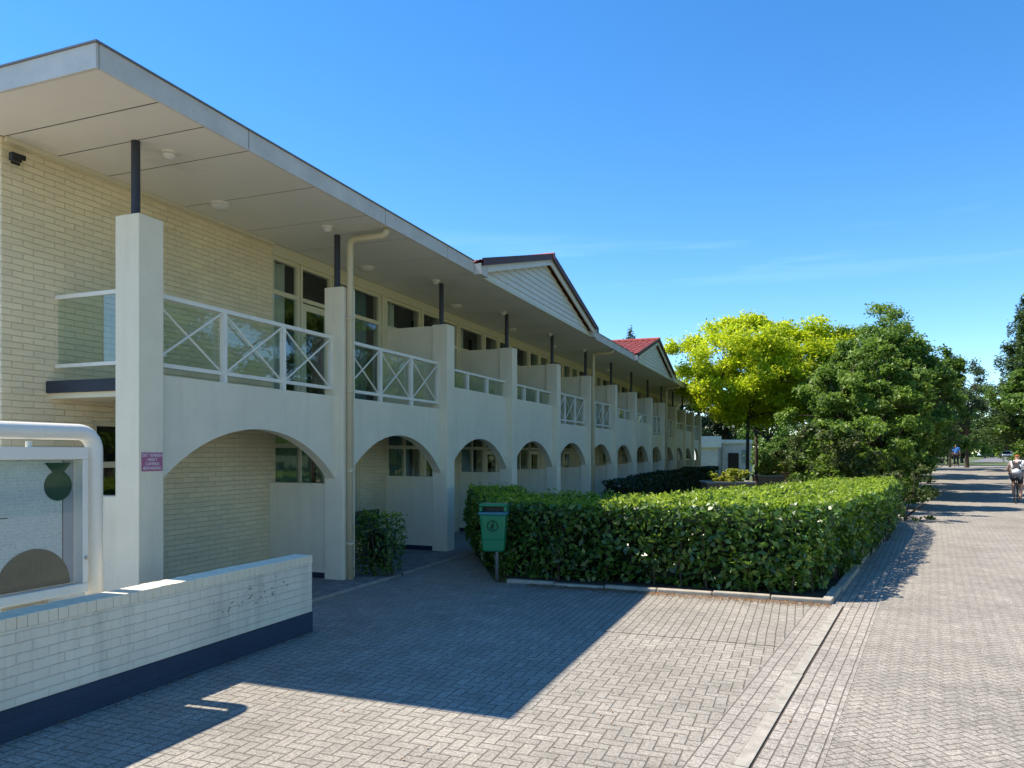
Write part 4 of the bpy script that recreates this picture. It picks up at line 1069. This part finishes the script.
def person(base, rz, J, label, shirt, pants, hair, sleeve=.6, leg=1.0, backpack=False):
    """J: joint name -> local position. faces +y"""
    z = gz(*base); loc = (base[0], base[1], z+.012); p = empty('person', loc, label, 'person', rz=rz)
    b = {}; E = []
    def put(k, r): b[k] = (*J[k], r)
    rad = dict(pelvis=(.14,.11), waist=(.12,.095), chest=(.155,.11), neckb=(.075,.07), neck=.052, head=.088, crown=.078,
               shl=.065, ell=.045, wrl=.03, hal=.033, shr=.065, elr=.045, wrr=.03, har=.033, hpl=.095, knl=.062, anl=.042, fol=.04, tol=.032, hpr=.095, knr=.062, anr=.042, fo_r=.04, tor=.032)
    for k, r in rad.items(): put(k, r)
    E = [('pelvis','waist'),('waist','chest'),('chest','neckb'),('neckb','neck'),('neck','head'),('head','crown'),('chest','shl'),('shl','ell'),('ell','wrl'),('wrl','hal'),('chest','shr'),('shr','elr'),('elr','wrr'),('wrr','har'),
         ('pelvis','hpl'),('hpl','knl'),('knl','anl'),('anl','fol'),('fol','tol'),('pelvis','hpr'),('hpr','knr'),('knr','anr'),('anr','fo_r'),('fo_r','tor')]
    skin_obj('body', b, E, 'skin', p, loc)
    s = {k: b[k] for k in ('pelvis','waist','chest','neckb','shl','shr')}
    s = {k: (*v[:3], tuple(q+.022 for q in v[3]) if isinstance(v[3], tuple) else v[3]+.02) for k, v in s.items()}
    s['sl'] = (*lerp(J['shl'],J['ell'],sleeve), .062); s['sr'] = (*lerp(J['shr'],J['elr'],sleeve), .062)
    skin_obj('shirt', s, [('pelvis','waist'),('waist','chest'),('chest','neckb'),('chest','shl'),('shl','sl'),('chest','shr'),('shr','sr')], shirt, p, loc)
    q = {'pelvis': (*J['pelvis'], (.165,.13)), 'hpl': (*J['hpl'], .115), 'hpr': (*J['hpr'], .115)}
    if leg <= .5:
        q['kl'] = (*lerp(J['hpl'],J['knl'],leg*1.7), .085); q['kr'] = (*lerp(J['hpr'],J['knr'],leg*1.7), .085); e = [('pelvis','hpl'),('hpl','kl'),('pelvis','hpr'),('hpr','kr')]
    else:
        q['kl'] = (*J['knl'], .08); q['kr'] = (*J['knr'], .08); q['al'] = (*lerp(J['knl'],J['anl'],.9), .06); q['ar'] = (*lerp(J['knr'],J['anr'],.9), .06); e = [('pelvis','hpl'),('hpl','kl'),('kl','al'),('pelvis','hpr'),('hpr','kr'),('kr','ar')]
    skin_obj('trousers' if leg > .5 else 'shorts', q, e, pants, p, loc)
    hd = Vector(J['head']); cr = Vector(J['crown'])
    skin_obj('hair', {'a': (*(hd+Vector((0,-.025,.0))), .098), 'b': (*(cr+Vector((0,-.012,.015))), .088)}, [('a','b')], hair, p, loc)
    for k, t in (('fol','tol'),('fo_r','tor')):
        skin_obj('shoe', {'a': (*J[k], .052), 'b': (*J[t], .042)}, [('a','b')], 'white_paint' if leg <= .5 else 'black', p, loc, 1)
    if backpack:
        c = Vector(J['chest']); w_ = Vector(J['waist']); m = MB()
        m.box(-.14,.14,-.13,0,0,.37); o = link('backpack', m, 'black', p, loc, bevel=.05)
        o.location = (0, c.y-.13, w_.z-.03); a = math.atan2(c.y-w_.y, c.z-w_.z); o.rotation_euler = (-a, 0, 0)
        st = MB()
        for sx in (-1,1): st.tube([(sx*.11,c.y-.14,c.z+.02),(sx*.13,c.y-.02,c.z+.13),(sx*.12,c.y+.13,c.z+.02),(sx*.13,c.y+.08,c.z-.16)], .016, 6)
        link('backpack_strap', st, 'black', p, loc)
    return p
STAND = dict(pelvis=(0,0,.95), waist=(0,0,1.12), chest=(0,0,1.34), neckb=(0,0,1.46), neck=(0,.01,1.53), head=(0,.02,1.62), crown=(0,.01,1.70),
    shl=(-.19,0,1.41), ell=(-.25,-.02,1.13), wrl=(-.24,.10,.93), hal=(-.24,.14,.86), shr=(.19,0,1.41), elr=(.25,-.03,1.13), wrr=(.26,.03,.90), har=(.26,.06,.82),
    hpl=(-.10,0,.90), knl=(-.11,.06,.50), anl=(-.12,-.04,.09), fol=(-.12,-.02,.05), tol=(-.13,.12,.04), hpr=(.10,0,.90), knr=(.11,.03,.50), anr=(.12,.12,.09), fo_r=(.12,.14,.05), tor=(.13,.28,.04))
RIDE = dict(pelvis=(0,-.22,.98), waist=(0,-.17,1.13), chest=(0,-.03,1.34), neckb=(0,.05,1.44), neck=(0,.08,1.50), head=(0,.11,1.59), crown=(0,.10,1.67),
    shl=(-.19,0,1.40), ell=(-.27,.12,1.19), wrl=(-.26,.34,1.08), hal=(-.27,.41,1.05), shr=(.19,0,1.40), elr=(.27,.12,1.19), wrr=(.26,.34,1.08), har=(.27,.41,1.05),
    hpl=(-.10,-.18,.93), knl=(-.12,.16,.72), anl=(-.11,.02,.36), fol=(-.12,.06,.30), tol=(-.12,.18,.29), hpr=(.10,-.18,.93), knr=(.12,.08,.56), anr=(.11,-.06,.19), fo_r=(.12,-.02,.13), tor=(.12,.11,.13))
def bicycle(base, rz, label, seed=0):
    z = gz(*base); loc = (base[0], base[1], z+.01); p = empty('bicycle', loc, label, 'bicycle', rz=rz)
    def wheel(y):
        ring = [(0, y+.335*math.cos(a), .35+.335*math.sin(a)) for a in np.linspace(0, 2*math.pi, 37)]
        m = MB().tube(ring, .018, 8, False); w_ = link('wheel', m, 'rubber', p, loc, smooth=True)
        m = MB().tube([(0, y+.31*math.cos(a), .35+.31*math.sin(a)) for a in np.linspace(0, 2*math.pi, 37)], .009, 6, False)
        for k in range(16): a = k*math.pi/8; m.tube([(0.012*(-1)**k,y,.35),(0,y+.305*math.cos(a),.35+.305*math.sin(a))], .0015, 3)
        m.tube([(-.04,y,.35),(.04,y,.35)], .02, 8); link('rim', m, 'chrome', w_, loc)
    wheel(-.53); wheel(.53)
    f = MB(); r = .015
    for a, b in (((0,-.02,.30),(0,-.20,.86)), ((0,-.02,.30),(0,.36,.82)), ((0,-.17,.74),(0,.34,.88)), ((.0,-.53,.35),(0,-.02,.30)), ((0,-.53,.35),(0,-.16,.74)), ((0,.33,.95),(0,.41,.65)), ((.045,.41,.65),(.045,.53,.35)), ((-.045,.41,.65),(-.045,.53,.35)), ((-.045,.41,.65),(.045,.41,.65))):
        f.tube([a, b], r, 8)
    link('frame', f, 'black', p, loc, smooth=True)
    link('handlebar', MB().tube([(0,.33,.95),(0,.36,1.03)], .012, 8).tube([(-.28,.36,1.02),(-.15,.42,1.04),(.15,.42,1.04),(.28,.36,1.02)], .012, 8), 'black', p, loc)
    link('saddle', MB().lathe([(.02,0),(.10,.02),(.105,.045),(.06,.06)], (0,-.24,.85), 14), 'black', p, loc, smooth=True)
    link('crank', MB().tube([(-.08,-.02,.30),(.08,-.02,.30)], .02, 8).tube([(-.08,-.02,.30),(-.08,.05,.30-.02)], .01, 6).tube([(-.08,.05,.27),(-.16,.06,.27)], .015, 6).tube([(.08,-.02,.30),(.08,-.02,.13)], .01, 6).tube([(.08,-.02,.10),(.16,-.02,.10)], .015, 6), 'galv', p, loc)
    link('mudguard', MB().tube([(0,-.53+.37*math.cos(a),.35+.37*math.sin(a)) for a in np.linspace(R(20),R(200),14)], .012, 5), 'black', p, loc)
    return p
cb = at_d(1017, 26.5); hd = R(-18)
person(cb, hd, RIDE, 'person in white shirt with black backpack riding away at the right edge', 'shirt_white', 'shorts_dark', 'hair_orange', .6, .45, True)
bicycle(cb, hd, 'black bicycle ridden by the backpacker at the right edge')
person(at_d(956, 57), R(-20), STAND, 'person in a blue shirt and dark trousers standing on the verge', 'shirt_blue', 'trousers_black', 'hair_dark', .9, 1.0)
cb = at_d(931, 54)
person(cb, R(60), RIDE, 'person in pale grey top cycling in the shade left of the pole', 'shirt_grey', 'shorts_dark', 'hair_dark', .8, .45)
bicycle(cb, R(60), 'bicycle under the cyclist in the tree shade')
pp = at_d(950, 55.5); pz = gz(*pp)
tag(link('wooden_pole', MB().tube([(0,0,-.2),(0,0,2.6)], [.09,.075], 10), 'bark_pale', loc=(pp[0],pp[1],pz), smooth=True), 'pale grey wooden pole beside the person in blue', 'pole')

# parked cars far down the road
def car(px, d, mat, label, rz, first=None):
    x, y = at_d(px, d); z = gz(x, y)+.01; loc = (x, y, z); p = empty('parked_car', loc, label, 'car', 'cars far down the road', rz=rz)
    prof = [(-2.1,.35),(2.1,.35),(2.15,.62),(1.95,.82),(1.1,.92),(.55,1.38),(-1.1,1.42),(-1.75,.98),(-2.1,.92),(-2.15,.6)]
    m = MB(); m.prismx(prof, -.85, .85); link('body', m, mat, p, loc, bevel=.08)
    g_ = MB(); g_.prismx([(1.0,.95),(.52,1.33),(-1.08,1.37),(-1.6,1.0)], -.862, .862); link('side_windows', g_, 'car_glass', p, loc)
    link('windscreen', MB().add([(-.72,1.12,.94),(.72,1.12,.94),(.62,.60,1.36),(-.62,.60,1.36),(-.72,-1.8,1.0),(.72,-1.8,1.0),(.62,-1.17,1.40),(-.62,-1.17,1.40)], [(0,1,2,3),(5,4,7,6)]), 'car_glass', p, loc)
    for sy in (-1.3, 1.3):
        for sx in (-.80, .80):
            w_ = link('wheel', MB().tube([(sx-.1,sy,.31),(sx+.1,sy,.31)], .31, 16), 'rubber', p, loc)
            link('rim', MB().tube([(sx-.105,sy,.31),(sx+.105,sy,.31)], .18, 12), 'chrome', w_, loc)
    for sx in (-.62,.62):
        link('headlight', MB().box(sx-.15,sx+.15,2.08,2.16,.62,.74), 'lamp_lens', p, loc)
        link('tail_light', MB().box(sx-.15,sx+.15,-2.17,-2.08,.70,.84), 'tile_red', p, loc)
    return p
car(1006, 150, 'car_grey', 'grey car parked at the far end of the road', R(175))
car(988, 170, 'car_dark', 'dark car parked left of the grey one', R(160))
car(983, 185, 'car_white', 'white car farthest left in the parked group', R(160))
